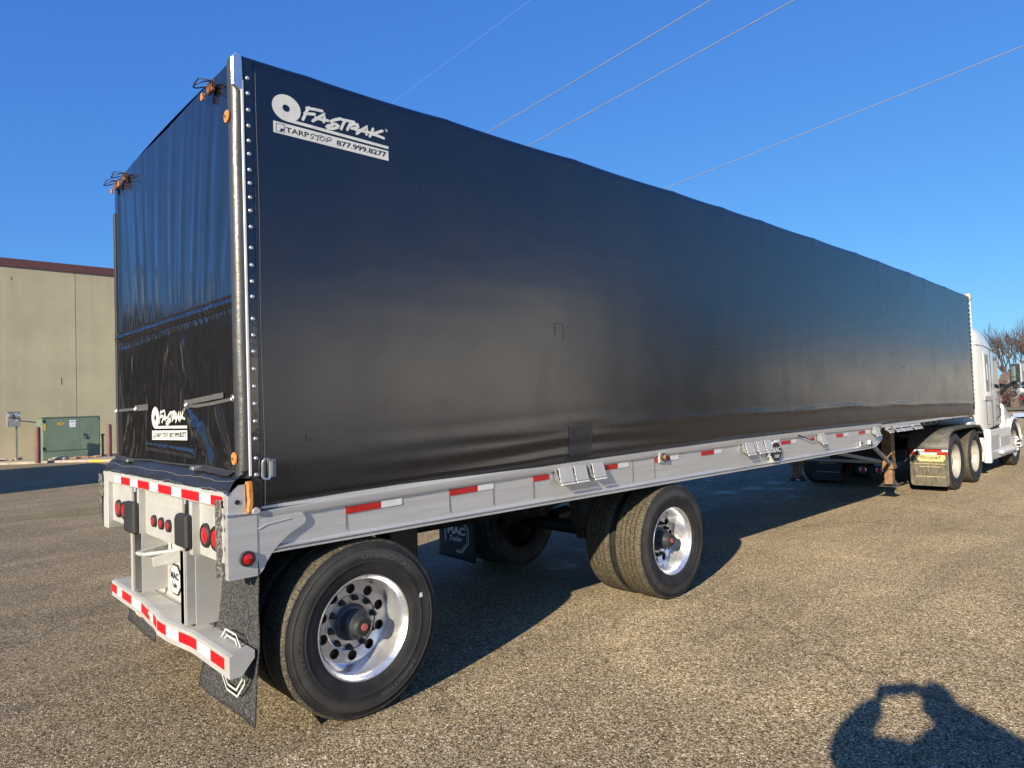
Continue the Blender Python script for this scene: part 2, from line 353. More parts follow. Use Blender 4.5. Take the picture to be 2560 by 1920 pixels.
def empty(name, label, cat, loc=(0, 0, 0), group=None, rz=0):
    o = bpy.data.objects.new(name, None); COL.objects.link(o); o.location = loc; o.rotation_euler = (0, 0, rz); o.empty_display_size = .2
    o['label'] = label; o['category'] = cat
    if group: o['group'] = group
    return o
def tag(o, label, cat, group=None):
    o['label'] = label; o['category'] = cat
    if group: o['group'] = group
    return o
def struct(o): o['kind'] = 'structure'; return o
def stuff(o, label=None):
    o['kind'] = 'stuff'
    if label: o['label'] = label
    return o
def kids(o): return [c for c in COL.objects if c.parent == o]
def copy_tree(o, parent=None):
    c = o.copy(); COL.objects.link(c); c.parent = parent
    for ch in list(o.children): copy_tree(ch, c)
    return c
def text_mesh(body, height, width=None, shear=0., bold=0., align='LEFT'):
    cu = bpy.data.curves.new('txt', 'FONT'); cu.body = body; cu.size = 1; cu.shear = shear; cu.offset = bold; cu.align_x = 'LEFT'; cu.resolution_u = 3
    o = bpy.data.objects.new('txt', cu); COL.objects.link(o)
    dg = bpy.context.evaluated_depsgraph_get(); me = bpy.data.meshes.new_from_object(o.evaluated_get(dg))
    vs = [v.co.copy() for v in me.vertices]; fs = [tuple(p.vertices) for p in me.polygons]
    bpy.data.objects.remove(o); bpy.data.curves.remove(cu); bpy.data.meshes.remove(me)
    x0 = min(v.x for v in vs); x1 = max(v.x for v in vs); y0 = min(v.y for v in vs); y1 = max(v.y for v in vs)
    sy = height/(y1-y0); sxx = sy if width is None else width/(x1-x0)
    return [((v.x-x0)*sxx, (v.y-y0)*sy) for v in vs], fs
def add_text(mb, fn, body, height, width=None, shear=0., bold=0.):
    v, f = text_mesh(body, height, width, shear, bold); mb.add([fn(x, y) for x, y in v], f)
def stroke(mb, fn, pts, wd, n=6):
    # flat rounded pen stroke as joined quads and discs, in 2d, mapped by fn; every part at its own tiny lift
    pts = [Vector(p) for p in pts]
    L_ = []; Rr = []
    for i, p in enumerate(pts):
        d = (pts[min(i+1, len(pts)-1)]-pts[max(i-1, 0)]).normalized(); q = Vector((-d.y, d.x))*wd/2
        L_.append(p+q); Rr.append(p-q)
    d0 = (pts[0]-pts[1]).normalized(); d1 = (pts[-1]-pts[-2]).normalized()
    poly = L_[:]
    for k in range(1, n):
        a = pi/2-pi*k/n; qv = Vector((-d1.y, d1.x)); poly.append(pts[-1]+(qv*sin(a)+d1*cos(a))*wd/2)
    poly += Rr[::-1]
    for k in range(1, n):
        a = pi/2-pi*k/n; qv = Vector((-d0.y, d0.x)); poly.append(pts[0]+(qv*sin(a)+d0*cos(a))*wd/2)
    m = len(pts); tot = len(poly)
    vs = [fn(p.x, p.y) for p in poly]
    fs = []
    for i in range(m-1):
        fs.append((i, i+1, m+(n-1)+(m-1)-(i+1), m+(n-1)+(m-1)-i))
    fs.append(tuple([m-1]+list(range(m, m+n-1))+[m+n-1]))
    fs.append(tuple([tot-(n-1)-1]+list(range(tot-(n-1), tot))+[0]))
    mb.add(vs, fs)
def nz(x, y, z=0): return noise.noise(Vector((x, y, z)))

# ================================================================ GROUND
g = MB()
xs = [-400,-120,-40,-20,-10,0,10,20,40,120,400]
g.grid(lambda u, v: (xs[round(u*10)], xs[round(v*10)], 0), 10, 10)
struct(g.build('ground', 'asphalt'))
# shallow puddle left of the trailer
def blob(cx, cy, rx, ry, z, n=40, seed=0, rough=.35):
    pts = []
    for k in range(n):
        a = 2*pi*k/n; r = 1+rough*nz(cos(a)*1.3+seed, sin(a)*1.3, seed)*2
        pts.append((cx+rx*r*cos(a), cy+ry*r*sin(a), z))
    return pts
pb = MB(); p_ = blob(.98, 12.15, .95, .62, .004, 48, 3.3, .45); pb.add(p_, [tuple(range(len(p_)))])
tag(pb.build('puddle', 'puddle'), 'shallow puddle on the asphalt left of the trailer mirroring the tan wall', 'puddle')
# sidewalk strip along the building
kx = [-30, 2.2, 3.2, 4.2, 5.2, 6.0, 26]; ky = [34.0, 33.6, 32.6, 32.0, 30.6, 28.9, 27.5]
sw = MB()
for i in range(len(kx)-1):
    x0, x1, y0, y1 = kx[i], kx[i+1], ky[i], ky[i+1]
    sw.hexa([(x0, y0, -.05), (x1, y1, -.05), (x1, 35.72, -.05), (x0, 35.72, -.05), (x0, y0, .10), (x1, y1, .10), (x1, 35.72, .10), (x0, 35.72, .10)])
struct(sw.build('sidewalk', 'concrete'))
yc = MB(); yc.hexa([(5.15, 30.52, .0), (6.3, 28.6, .0), (6.5, 28.7, .0), (5.35, 30.7, .0), (5.15, 30.52, .106), (6.3, 28.6, .106), (6.5, 28.7, .106), (5.35, 30.7, .106)])
struct(yc.build('curb', 'yellow'))

# ================================================================ TAN BUILDING
bd = empty('commercial_building', 'long windowless tan concrete building with maroon roof coping beyond the trailer', 'building', (0, 35.7, 0))
jx = [-4.6, -3.4, 5.66, 14.7, 23.8, 26]
for i in range(len(jx)-1):
    pnl = MB(); pnl.box(jx[i]+.012, jx[i+1]-.012, 0, .25, 0, 9.2)
    pnl.build('wall_panel', 'wall', bd)
bk = MB(); bk.box(-4.5, 25.9, .04, 25, 0, 9.15); bk.build('joint_backing', 'joint', bd)
cp = MB(); cp.box(-4.7, 26.1, -.06, 25.1, 9.2, 9.58); cp.build('roof_coping', 'cap', bd)
for x, z, h in ((5.04, 3.6, .36), (3.1, 8.55, .16)):
    st = MB(); st.box(x-.02, x+.02, -.004, .002, z, z+h); st.build('rust_stain', 'rust', bd)

# green transformer cabinet
tf = empty('utility_cabinet', 'faded green utility cabinet with a white notice and padlocked door by the tan wall', 'utility cabinet', (0, 0, 0))
cx0, cx1, cy0 = 3.80, 6.04, 32.75
b_ = MB(); b_.box(cx0, cx1, cy0, cy0+1.5, .10, 1.98); b_.build('cabinet_body', 'green', tf, bevel=.015)
b_ = MB(); b_.prism([(cx0-.03, 1.98), (cx1+.03, 1.98), (cx1+.03, 2.02), (cx0-.03, 2.02)], 1, cy0-.05, cy0+1.55); b_.build('cabinet_lid', 'green', tf)
for x0, x1, z0 in ((cx0+.03, 5.24, .50), (5.26, cx1-.03, .50)):
    d_ = MB(); d_.box(x0, x1, cy0-.03, cy0-.002, z0, 1.95); dd = d_.build('door', 'green', tf, bevel=.006)
pnl = MB(); pnl.box(cx0+.03, cx1-.03, cy0-.02, cy0-.002, .12, .46); pnl.build('kick_panel', 'green', tf, bevel=.004)
h_ = MB(); h_.box(5.30, 5.36, cy0-.10, cy0-.03, 1.05, 1.25); h_.box(5.36, 5.44, cy0-.09, cy0-.03, 1.0, 1.12); h_.tube([(5.30, cy0-.08, 1.14), (5.26, cy0-.08, 1.2), (5.26, cy0-.08, 1.08)], .012, 6); h_.build('padlock_hasp', 'galv', tf)
h_ = MB(); h_.box(4.83, 5.07, cy0-.036, cy0-.031, 1.53, 1.85); h_.build('notice', 'paper', tf)
h_ = MB(); h_.box(4.88, 5.02, cy0-.040, cy0-.037, 1.76, 1.79); h_.box(4.88, 4.98, cy0-.040, cy0-.037, 1.66, 1.67); h_.build('notice_print', 'ink', tf)
h_ = MB(); h_.lathe([(.001, 0), (.11, 0)], 20, 'y', (4.50, cy0-.033, 1.70)); h_.v = [(4.50+(x-4.50)*1.25, y, 1.70+(z-1.70)*.55) for x, y, z in h_.v]; h_.build('warning_label', 'yellowlab', tf)
h_ = MB(); h_.box(4.43, 4.47, cy0-.038, cy0-.035, 1.68, 1.72); h_.box(4.50, 4.53, cy0-.038, cy0-.035, 1.67, 1.73); h_.box(4.56, 4.59, cy0-.038, cy0-.035, 1.68, 1.71); h_.build('label_print', 'ink', tf)
h_ = MB(); h_.box(3.86, 3.93, cy0-.036, cy0-.031, 1.42, 1.72); h_.build('warning_label', 'yellowlab', tf)
h_ = MB()
for x, z in ((3.83, .55), (3.83, 1.78), (6.0, .6), (6.0, 1.8)): h_.box(x-.02, x+.03, cy0-.06, cy0-.03, z, z+.13)
h_.build('hinge', 'black', tf)
# broken bricks and rubble at its foot
def rock(name, mat, c, s, seed, label, cat, grp):
    bm = bmesh.new(); bmesh.ops.create_icosphere(bm, subdivisions=2, radius=1)
    for v in bm.verts:
        k = 1+.45*nz(v.co.x*1.4+seed, v.co.y*1.4, v.co.z*1.4)
        v.co = Vector((v.co.x*s[0]*k, v.co.y*s[1]*k, v.co.z*s[2]*k))
    me = bpy.data.meshes.new(name); bm.to_mesh(me); bm.free(); me.materials.append(M[mat])
    o = bpy.data.objects.new(name, me); COL.objects.link(o); o.location = c; o.rotation_euler = (0, 0, seed); return tag(o, label, cat, grp)
rr = random.Random(3)
for i in range(9):
    o = MB(); o.box(-.13, .13, -.05, .05, -.035, .035); o = o.build('brick', 'brick', bevel=.006)
    o.location = (4.75+i*.135+rr.uniform(-.03, .03), 32.3+rr.uniform(-.12, .05), .14+(i % 3)*.01); o.rotation_euler = (rr.uniform(-.2, .2), rr.uniform(-.2, .2), rr.uniform(-.5, .6))
    tag(o, ['leftmost broken orange brick of the row at the foot of the green cabinet', 'broken orange brick in the row along the foot of the green cabinet'][i > 0], 'brick', 'broken bricks by the green cabinet')
for i in range(16):
    x, y = (rr.uniform(3.75, 4.6), 32.35) if i < 8 else (rr.uniform(2.4, 3.3), 34.9)
    s_ = rr.uniform(.05, .13)
    rock('rubble_stone', 'stone', (x, y+rr.uniform(-.1, .15), .11+s_*.4), (s_*1.4, s_, s_*.8), i*1.7,
         'tan rubble stone lying at the left foot of the green cabinet' if i < 8 else 'tan rubble stone lying at the wall under the meter box', 'stone', 'rubble at the cabinet foot' if i < 8 else 'rubble under the meter box')
# bollards
for i, (x, y, lb) in enumerate(((3.53, 31.95, 'maroon steel bollard left of the green cabinet'), (6.32, 32.3, 'maroon steel bollard right of the green cabinet'))):
    b_ = MB(); b_.lathe([(.001, .0), (.105, 0), (.105, 1.48), (.095, 1.53), (.06, 1.56), (.001, 1.57)], 20, 'z'); o = b_.build('bollard', 'bollard', smooth=True, loc=(x, y, .04))
    tag(o, lb, 'bollard', 'bollards guarding the cabinet')
b_ = MB(); b_.lathe([(.001, 0), (.05, 0), (.05, .95), (.075, .95), (.075, 1.05), (.001, 1.07)], 14, 'z'); tag(b_.build('conduit_riser', 'green', smooth=True, loc=(6.26, 33.3, .1)), 'short pale green conduit riser between the cabinet and right bollard', 'conduit')
# meter
mt = empty('electric_meter', 'grey electric meter box on a steel post left of the cabinet', 'meter', (3.12, 34.95, 0))
b_ = MB(); b_.box(-.34, .16, -.12, .1, 1.64, 2.30); b_.build('meter_box', 'meter', mt, bevel=.01)
b_ = MB(); b_.box(-.36, .18, -.14, .12, 2.305, 2.33); b_.build('rain_lid', 'galv', mt)
b_ = MB(); b_.box(-.02, .06, -.05, .03, .1, 1.64); b_.build('post', 'galv', mt)
for x in (-.21, .05):
    b_ = MB(); b_.lathe([(.11, -.12), (.11, -.20), (.085, -.24), (.001, -.25)], 20, 'y', (x, 0, 2.14)); b_.build('meter_dial', 'alubright' if x > 0 else 'galv', mt, smooth=True)
b_ = MB(); b_.box(-.02, .1, -.14, -.12, 1.92, 1.98); b_.build('meter_tag', 'paper', mt)
b_ = MB(); b_.tube([(.16, 0, 1.9), (.5, .3, 1.85), (1.2, .7, 1.75)], .03, 8); b_.build('conduit', 'galv', mt)

# ================================================================ TRAILER
TR = empty('curtain_side_trailer', 'long flatbed semi trailer enclosed in a black sliding tarp with polished wheels', 'trailer', (0, 0, 0))
L0, WD = 14.03, 2.59
def camb(x):   # measured camber of the deck
    return .085*(1-((x-6.1)/6.1)**2) if x < 6.1 else .085-.085*((x-6.1)/7.2)**2*.75
def topz(x): return 3.650+.72*camb(x)-(.06*max(0, (x-8)/6.)**1.3 if x > 8 else 0)
def botz(x): return 1.232+1.02*camb(x)-(.012*((x-9)/5) if x > 9 else 0)
bows = [0, .377, 1.35, 2.628, 4.012, 4.872, 5.70, 7.04, 8.41, 9.2, 10.56, 11.32, 12.55, 14.03]
def sag(x):
    for a, b in zip(bows, bows[1:]):
        if a <= x <= b:
            q = (x-a)/(b-a); return .009*min(1.2, (b-a))*4*q*(1-q)*(.35 if a < .3 else 1)
    return 0
def curt_pt(x, t, side):
    zt, zb = topz(x)-sag(x), botz(x)+.012*nz(x*1.1, 9)
    z = zb+(zt-zb)*t
    h = z-zb
    y = 0.
    # tucked-under lower hem and rounded top edge
    if h < .07: y += .045*((.07-h)/.07)**1.0
    if h < .26: y += .013*((.26-h)/.26)
    if zt-z < .05: y += .05*(1-sqrt(max(0, 1-((.05-(zt-z))/.05)**2)))
    env = min(1, x/.6)*min(1, (L0-x)/.5)
    y += (.008*nz(x*.35, z*.25, 3+side)+.0010*nz(x*4, z*.8, side)+.0006*nz(x*2.5, z*9, 5+side))*env
    # horizontal crease low on the fabric, sagging ripples near the bottom
    cz = .28+.10*min(1, x/3)*0+.02*nz(x*.7, 4)
    y += -.006*math.exp(-((h-cz)/.022)**2)*min(1, max(0, (x-1.2)/1.5))*max(.0, .75+1.1*nz(x*1.3, 8.5))
    if h < .45: y += .0085*sin(h*50+2.5*nz(x*.5, 1)+x*.5)*(1-h/.45)*max(0, 1-abs(x-2.5)/2.1)
    for bx in bows[1:-1]:
        y += -.0035*math.exp(-((x-bx)/.05)**2)*(t**7)
    return y, z
def mk_curtain(side):
    c = MB()
    xs_ = [L0*(i/360.) for i in range(361)]; ts = [0, .006, .012, .02, .028, .036, .048, .06, .07, .08, .09, .10, .11, .12, .13, .14, .15, .16, .17, .19, .21]+[.21+.76*(k/44.) for k in range(1, 45)]+[.975, .982, .988, .992, .996, 1]
    def fn(u, v):
        x = xs_[round(u*360)]; y, z = curt_pt(x, ts[round(v*(len(ts)-1))], side)
        return (x, y if side == 0 else WD-y, z)
    c.grid(fn, 360, len(ts)-1)
    return c.build('side_curtain', 'curtain', TR, smooth=True)
SCN = mk_curtain(0); mk_curtain(1)
# roof tarp and front wall
r_ = MB(); r_.grid(lambda u, v: (L0*u, .05+(WD-.1)*v, topz(L0*u)-sag(L0*u)+.03*sin(pi*v)), 180, 10); r_.build('roof_tarp', 'curtain', TR, smooth=True)
r_ = MB(); r_.box(L0-.01, L0+.03, .0, WD, 1.3, topz(L0)-.02); r_.build('bulkhead', 'alu', TR)
r_ = MB(); r_.box(L0+.0, L0+.05, -.012, .045, botz(L0)+.0, topz(L0)+.03); r_.build('front_post', 'white', TR, bevel=.01)
r_ = MB(); r_.box(L0-.03, L0+.08, -.025, .09, topz(L0)-.10, topz(L0)+.035); r_.build('corner_casting', 'aluwhite', TR, bevel=.015)
# front stud strip
def studs(x, zlist, y, parent, r=.010):
    base = None
    for z in zlist:
        if base is None:
            s_ = MB(); s_.lathe([(r*1.25, 0), (r*1.2, -.004), (r*.8, -.008), (.0005, -.009)], 10, 'y'); base = s_.build('snap_stud', 'stud', parent, smooth=True); base.location = (x, y, z)
        else:
            o = base.copy(); COL.objects.link(o); o.parent = parent; o.location = (x, y, z)
zs = [3.516, 3.435, 3.347, 3.263, 3.184, 3.114, 3.03, 2.96, 2.885, 2.815, 2.73, 2.62, 2.53, 2.445, 2.365, 2.25, 2.165, 2.08, 1.99, 1.90, 1.81, 1.72, 1.63, 1.53, 1.445]
studs(.030, zs, -.006, SCN, .0095)
studs(L0-.07, [1.55+i*.085 for i in range(23)], -.004, SCN, .016)
sb = MB(); sb.box(.008, .052, -.0055, -.001, 1.27, 3.615); sb.build('stud_strap', 'gloss', SCN)
sb = MB(); sb.box(L0-.10, L0-.04, -.005, -.001, 1.40, 3.56); sb.build('stud_strap', 'gloss', SCN)
sb = MB()
for x in (.056, .075): sb.tube([(x+.003*sin(z*5), -.0025, z) for z in [1.26+.1*i for i in range(24)]], .0012, 4)
sb.build('stitching', 'seam', SCN)
# hem grommets hanging on the lower edge
for x in (2.45, 4.95, 7.1, 9.0, 10.9, 13.9):
    y, z = curt_pt(x, 0, 0)
    q = MB(); q.lathe([(.002, -.012), (.014, -.010), (.014, 0)], 10, 'y'); q.v = [(a*1., b, c*1.3) for a, b, c in q.v]; q.build('hem_clip', 'decal', SCN, smooth=True, loc=(x, y-.002, z+.0))
# patch and scuffs on the curtain
pt = MB()
def pfn(u, v):
    x = 2.42+.27*u; yy, z = curt_pt(x, .006+.115*v, 0); return (x, yy-.003-.0015*nz(u*6, v*6), z)
pt.grid(pfn, 12, 14); pt.build('repair_patch', 'strapblk', SCN, smooth=True)
sc_ = MB()
rs_ = random.Random(5)
for k in range(34):
    x = 2.43+rs_.random()*.25; t0 = .01+rs_.random()*.1; ln = rs_.uniform(.005, .02)
    y0_, z0_ = curt_pt(x, t0, 0); y1_, z1_ = curt_pt(x+rs_.uniform(-.02, .02), t0+ln, 0)
    sc_.tube([(x, y0_-.0045, z0_), (x+rs_.uniform(-.01, .01), y1_-.0045, z1_)], .0012, 4)
for x in (2.43, 2.66):
    sc_.tube([(x+.03*(t/.13), curt_pt(x, t, 0)[0]-.004, curt_pt(x, t, 0)[1]) for t in (.005, .03, .06, .09, .12)], .0016, 4)
sc_.build('patch_stitching', 'rubber', SCN)
cr_ = MB()
for x, z, dx, dz in ((2.30, 2.36, .08, 0), (2.31, 2.36, 0, -.10), (2.40, 2.36, 0, -.12), (4.42, 2.235, .25, .004), (4.42, 2.18, .25, .0), (7.0, 2.25, .04, .0), (9.9, 2.14, .22, -.01), (.31, 1.60, .0, .04), (.31, 1.60, .05, 0)):
    t = (z-botz(x))/(topz(x)-botz(x)); yy = curt_pt(x, t, 0)[0]
    cr_.tube([(x, yy-.002, z), (x+dx*.5, yy-.003, z+dz*.5+.004), (x+dx, yy-.002, z+dz)], .0022, 4)
cr_.build('scuff_mark', 'strapblk', SCN)

# ---- printed logo (used on the side and on the rear curtain)
FAST = [[(0.361,3.452),(0.408,3.458),(0.455,3.462)],[(0.375,3.458),(0.36,3.436),(0.352,3.414),(0.337,3.382)],[(0.348,3.418),(0.408,3.43)],[(0.395,3.388),(0.437,3.422),(0.473,3.451),(0.468,3.426),(0.463,3.401)],[(0.413,3.412),(0.449,3.411),(0.491,3.416)],[(0.571,3.449),(0.531,3.431),(0.506,3.415),(0.513,3.406),(0.543,3.408),(0.558,3.404),(0.551,3.393),(0.52,3.377),(0.486,3.37),(0.478,3.375),(0.491,3.388),(0.517,3.396)],[(0.579,3.446),(0.658,3.452)],[(0.601,3.446),(0.587,3.422),(0.572,3.389)],[(0.633,3.434),(0.623,3.415),(0.612,3.395)],[(0.623,3.421),(0.66,3.441),(0.685,3.443),(0.687,3.434),(0.668,3.419),(0.641,3.41)],[(0.65,3.413),(0.69,3.406)],[(0.674,3.387),(0.709,3.419),(0.748,3.45),(0.744,3.426),(0.739,3.399)],[(0.691,3.413),(0.728,3.413),(0.767,3.416)],[(0.786,3.445),(0.775,3.419),(0.762,3.393)],[(0.851,3.449),(0.813,3.429),(0.777,3.409)],[(0.784,3.412),(0.822,3.41),(0.86,3.406)]]
STOP = [[(0.406,3.314),(0.394,3.315),(0.382,3.308),(0.383,3.3),(0.398,3.298),(0.395,3.29),(0.381,3.286)],[(0.404,3.307),(0.451,3.318)],[(0.427,3.312),(0.418,3.283)],[(0.461,3.316),(0.44,3.306),(0.435,3.294),(0.45,3.289),(0.467,3.299),(0.469,3.312),(0.461,3.316)],[(0.482,3.311),(0.477,3.288)],[(0.48,3.311),(0.499,3.321),(0.51,3.316),(0.501,3.304),(0.482,3.297)]]
def logo(fn, parent, textdz=0):
    """fn(x, z, lift) maps the flat print to the fabric"""
    a = MB()
    n = 48; o = []; i_ = []
    for k in range(n):
        t = 2*pi*k/n; o.append(fn(.243+.082*cos(t), 3.419+.0735*sin(t), 1)); i_.append(fn(.241+.021*cos(t), 3.418+.0195*sin(t), 1))
    a.add(o+i_, [(k, (k+1) % n, n+(k+1) % n, n+k) for k in range(n)])
    st_ = 14
    a.add([fn(.243+(.648)*k/st_, 3.345+(.001*k/st_), 1.5) for k in range(st_+1)]+[fn(.243+(.648)*k/st_, 3.362+(.001*k/st_), 1.5) for k in range(st_+1)], [(k, k+1, st_+2+k, st_+1+k) for k in range(st_)])
    a.add([fn(.166+.724*k/st_, 3.268+.005*k/st_, 1) for k in range(st_+1)]+[fn(.166+.724*k/st_, 3.331+.003*k/st_, 1) for k in range(st_+1)], [(k, k+1, st_+2+k, st_+1+k) for k in range(st_)])
    a.build('logo_print', 'decal', parent)
    b = MB()
    for i, s_ in enumerate(FAST): stroke(b, lambda x, y, i=i: fn(x, y, 1+.15*i), s_, .0165)
    n = 14; r1, r2 = .0085, .0055
    b.add([fn(.880+r1*cos(2*pi*k/n), 3.459+r1*sin(2*pi*k/n), 1) for k in range(n)]+[fn(.880+r2*cos(2*pi*k/n), 3.459+r2*sin(2*pi*k/n), 1) for k in range(n)], [(k, (k+1) % n, n+(k+1) % n, n+k) for k in range(n)])
    add_text(b, lambda x, y: fn(.8775+x, 3.4555+y, 1), 'R', .007)
    b.build('logo_lettering', 'decal', parent)
    c = MB()
    for i, s_ in enumerate(STOP): stroke(c, lambda x, y, i=i: fn(x, y, 2.5+.1*i), s_, .0038, 4)
    add_text(c, lambda x, y: fn(.2355+x, 3.284+y+.022*x, 2.5), 'TARP', .029, .134, bold=.012)
    add_text(c, lambda x, y: fn(.541+x, 3.2865+y+.019*x, 2.5), '877.999.8277', .0305, .333, bold=.02)
    for q in ([(.181, 3.320), (.229, 3.323)], [(.229, 3.323), (.228, 3.281)], [(.228, 3.281), (.181, 3.278)], [(.181, 3.278), (.181, 3.320)]): stroke(c, lambda x, y: fn(x, y, 2.6), q, .0022, 4)
    c.add([fn(x, z, 2.5) for x, z in ((.203, 3.280), (.212, 3.290), (.208, 3.301), (.216, 3.297), (.227, 3.301), (.222, 3.288))], [(0, 1, 2), (1, 3, 2), (0, 5, 1), (1, 5, 3), (3, 5, 4)])
    c.build('panel_lettering', 'ink', parent)
def side_fn(x, z, lift):
    t = (z-botz(x))/(topz(x)-sag(x)-botz(x)); return (x, curt_pt(x, t, 0)[0]-.0012-.0005*lift, z)
logo(side_fn, SCN)

# ---- rear curtain
def rear_x(y, z):
    """depth of the rear fabric (x, negative = towards the viewer behind the trailer)"""
    e = min(1, (y-.10)/.25)*min(1, (WD-.02-y)/.18); e = max(0, e)
    x = -.012
    if z > 2.30:
        up = min(1, (z-2.30)/.2)*min(1, (3.62-z)/.75)
        ph = y*33+(z-2.3)*(1.5-y)*5.0+3.2*nz(y*2.2, z*.5, 2)
        x -= ((.0030+.0022*nz(y*2, z, 21))*sin(ph)+.0014*sin(ph*1.83+1.3+z)+.0045*nz(y*6+z*1.2, z*.7, 7))*(.30+.70*max(0, up))*e
        x -= .010*nz(y*1.3, z*.5, 5)*e
        if z < 2.62: x -= .003*sin(y*95+8*nz(y*3, 2))*e*(2.62-z)/.32
    else:
        k = min(1, (2.30-z)/.12)
        x -= (.008*nz(y*1.6+z*.9, z*.7, 11)+.0050*nz(y*6+z*1.2, z*1.1, 13)+.0022*nz(y*15+z*3, z*2.5, 17)+.0012*nz(y*24, z*9, 19))*k*e
        # diagonal drag folds
        for (ya, za, yb, zb_, amp, wd) in ((.98, 2.2, .86, 1.95, .006, .045), (.95, 1.81, .78, 1.70, .013, .04), (.78, 1.70, .66, 1.66, .013, .045), (.66, 1.66, .50, 1.50, .015, .045), (.42, 1.8, .25, 1.55, .008, .03), (2.2, 1.75, 2.38, 1.55, .010, .05), (1.75, 1.565, .8, 1.535, .012, .022), (2.42, 2.1, 2.40, 1.85, .010, .03), (1.25, 2.2, 1.05, 1.95, .003, .03)):
            dy, dz = yb-ya, zb_-za; l2 = dy*dy+dz*dz; q = max(0, min(1, ((y-ya)*dy+(z-za)*dz)/l2))
            d = sqrt((y-ya-q*dy)**2+(z-za-q*dz)**2)
            x -= amp*math.exp(-(d/wd)**2)*k*e
        if z < 1.60: x -= .02*((1.60-z)/.15)**2*e
    # left edge fold
    d = (y-2.47)/.035
    x -= .010*math.exp(-d*d)*(1+.5*nz(z*4, 3))
    return x
rc = MB(); ny, nzz = 300, 200
rc.grid(lambda u, v: (rear_x(.105+(WD-.125)*u, 1.455+(3.643-1.455)*v), .105+(WD-.125)*u, 1.455+(3.643-1.455)*v), ny, nzz)
RC = rc.build('rear_curtain', 'gloss', TR, smooth=True)
# horizontal seam band on the rear curtain, tilts with the fabric
sb = MB()
def seam_c(y): return 2.405 - .115*(1-y/2.5)*.35
def bfn(u, v):
    y = .11+(WD-.14)*u; z = seam_c(y)-.045+.075*v; bulge = .018*sin(pi*min(1, v*1.25)) if v < .8 else .006
    return (rear_x(y, z)-.003-bulge-.0018*sin(y*120+3*nz(y*5, 3))*sin(pi*v), y, z)
sb.grid(bfn, 260, 8); sb.build('seam_band', 'gloss', RC, smooth=True)
logo(lambda x, z, l: (rear_x(1.645-(x-.166)*1.0, z-1.66)-.0035-.0008*l, 1.645-(x-.166)*1.0, z-1.66), RC)
# webbing straps with buckles
def strap(name, pts, wd, parent, mat='webbing'):
    m = MB()
    P_ = [Vector(p) for p in pts]
    for a, b in zip(P_, P_[1:]):
        m.hexa([a+Vector((-.002, 0, -wd/2)), b+Vector((-.002, 0, -wd/2)), b+Vector((.0, 0, -wd/2)), a+Vector((0, 0, -wd/2)), a+Vector((-.002, 0, wd/2)), b+Vector((-.002, 0, wd/2)), b+Vector((0, 0, wd/2)), a+Vector((0, 0, wd/2))])
    return m.build(name, mat, parent)
def sx_(y, z, o): return (rear_x(y, z)-o, y, z)
strap('strap', [sx_(.93, 1.835, .006), sx_(.80, 1.847, .009), sx_(.60, 1.853, .010), sx_(.42, 1.862, .008), sx_(.30, 1.866, .006)], .030, RC)
strap('strap', [sx_(.90, 1.822, .005), sx_(.72, 1.817, .006), sx_(.45, 1.826, .006), sx_(.14, 1.842, .006)], .018, RC)
strap('strap', [sx_(.93, 1.832, .006), sx_(.86, 1.832, .008)], .055, RC)
strap('strap', [sx_(1.72, 1.835, .006), sx_(2.05, 1.833, .007)], .042, RC)
strap('strap', [sx_(2.05, 1.828, .010), sx_(2.45, 1.825, .010)], .020, RC)
for y, z in ((.87, 1.83), (.12, 1.845), (2.50, 1.825), (1.98, 1.83)):
    q = MB(); q.lathe([(.013, -.002), (.016, -.006), (.019, -.002), (.016, .002)], 14, 'x', (0, 0, 0), closed=True); q.build('buckle', 'stud', RC, smooth=True, loc=(rear_x(y, z)-.022, y, z))
# apron: folded lower flap sloping out to the frame
def ap(u, v):
    y = -.005+(WD+.01)*u; s = v
    x = -.012-.105*s-.012*sin(pi*s); z = 1.475-.118*s**.85+.012*sin(pi*s)
    yy = y
    x -= .008*nz(y*4, s*3, 1)*sin(pi*min(1, s+.1)); z += (.014*nz(y*3.2, s*2.5, 9)+.006*nz(y*12, s*3, 9))*(.3+s)*1.0
    return (x, yy, z)
q = MB(); q.grid(ap, 160, 26); FL = q.build('apron_flap', 'apron', TR, smooth=True)
for s in (.55, .93):
    q = MB(); q.tube([(lambda p: (p[0]-.002, p[1], p[2]+.003))(ap(u/60., s)) for u in range(61)], .0018, 4); q.build('stitching', 'seam', FL)
q = MB(); q.tube([(lambda p: (p[0]-.004, p[1], p[2]+.006))(ap(u/60., .12+.03*sin(u*.3))) for u in range(61)], .007, 5); q.build('draw_cord', 'strapblk', FL, smooth=True)
for (ya, yb) in ((.66, .12), (2.05, 2.5)):
    def hs(y): return ap(y/WD, .25)
    q = MB()
    for k in range(8):
        a = hs(ya+(yb-ya)*k/8.); b = hs(ya+(yb-ya)*(k+1)/8.)
        a = Vector(a)+Vector((-.006, 0, .008)); b = Vector(b)+Vector((-.006, 0, .008))
        q.hexa([a+Vector((-.016, 0, -.010)), b+Vector((-.016, 0, -.010)), b+Vector((.012, 0, .004)), a+Vector((.012, 0, .004)), a+Vector((-.016, 0, -.006)), b+Vector((-.016, 0, -.006)), b+Vector((.012, 0, .008)), a+Vector((.012, 0, .008))])
    q.build('strap', 'strapblk', FL)
    a = Vector(hs(ya))
    q = MB(); q.box(a.x-.035, a.x+.02, a.y-.035, a.y+.02, a.z, a.z+.022); q.build('ratchet_buckle', 'galv', FL, bevel=.004)
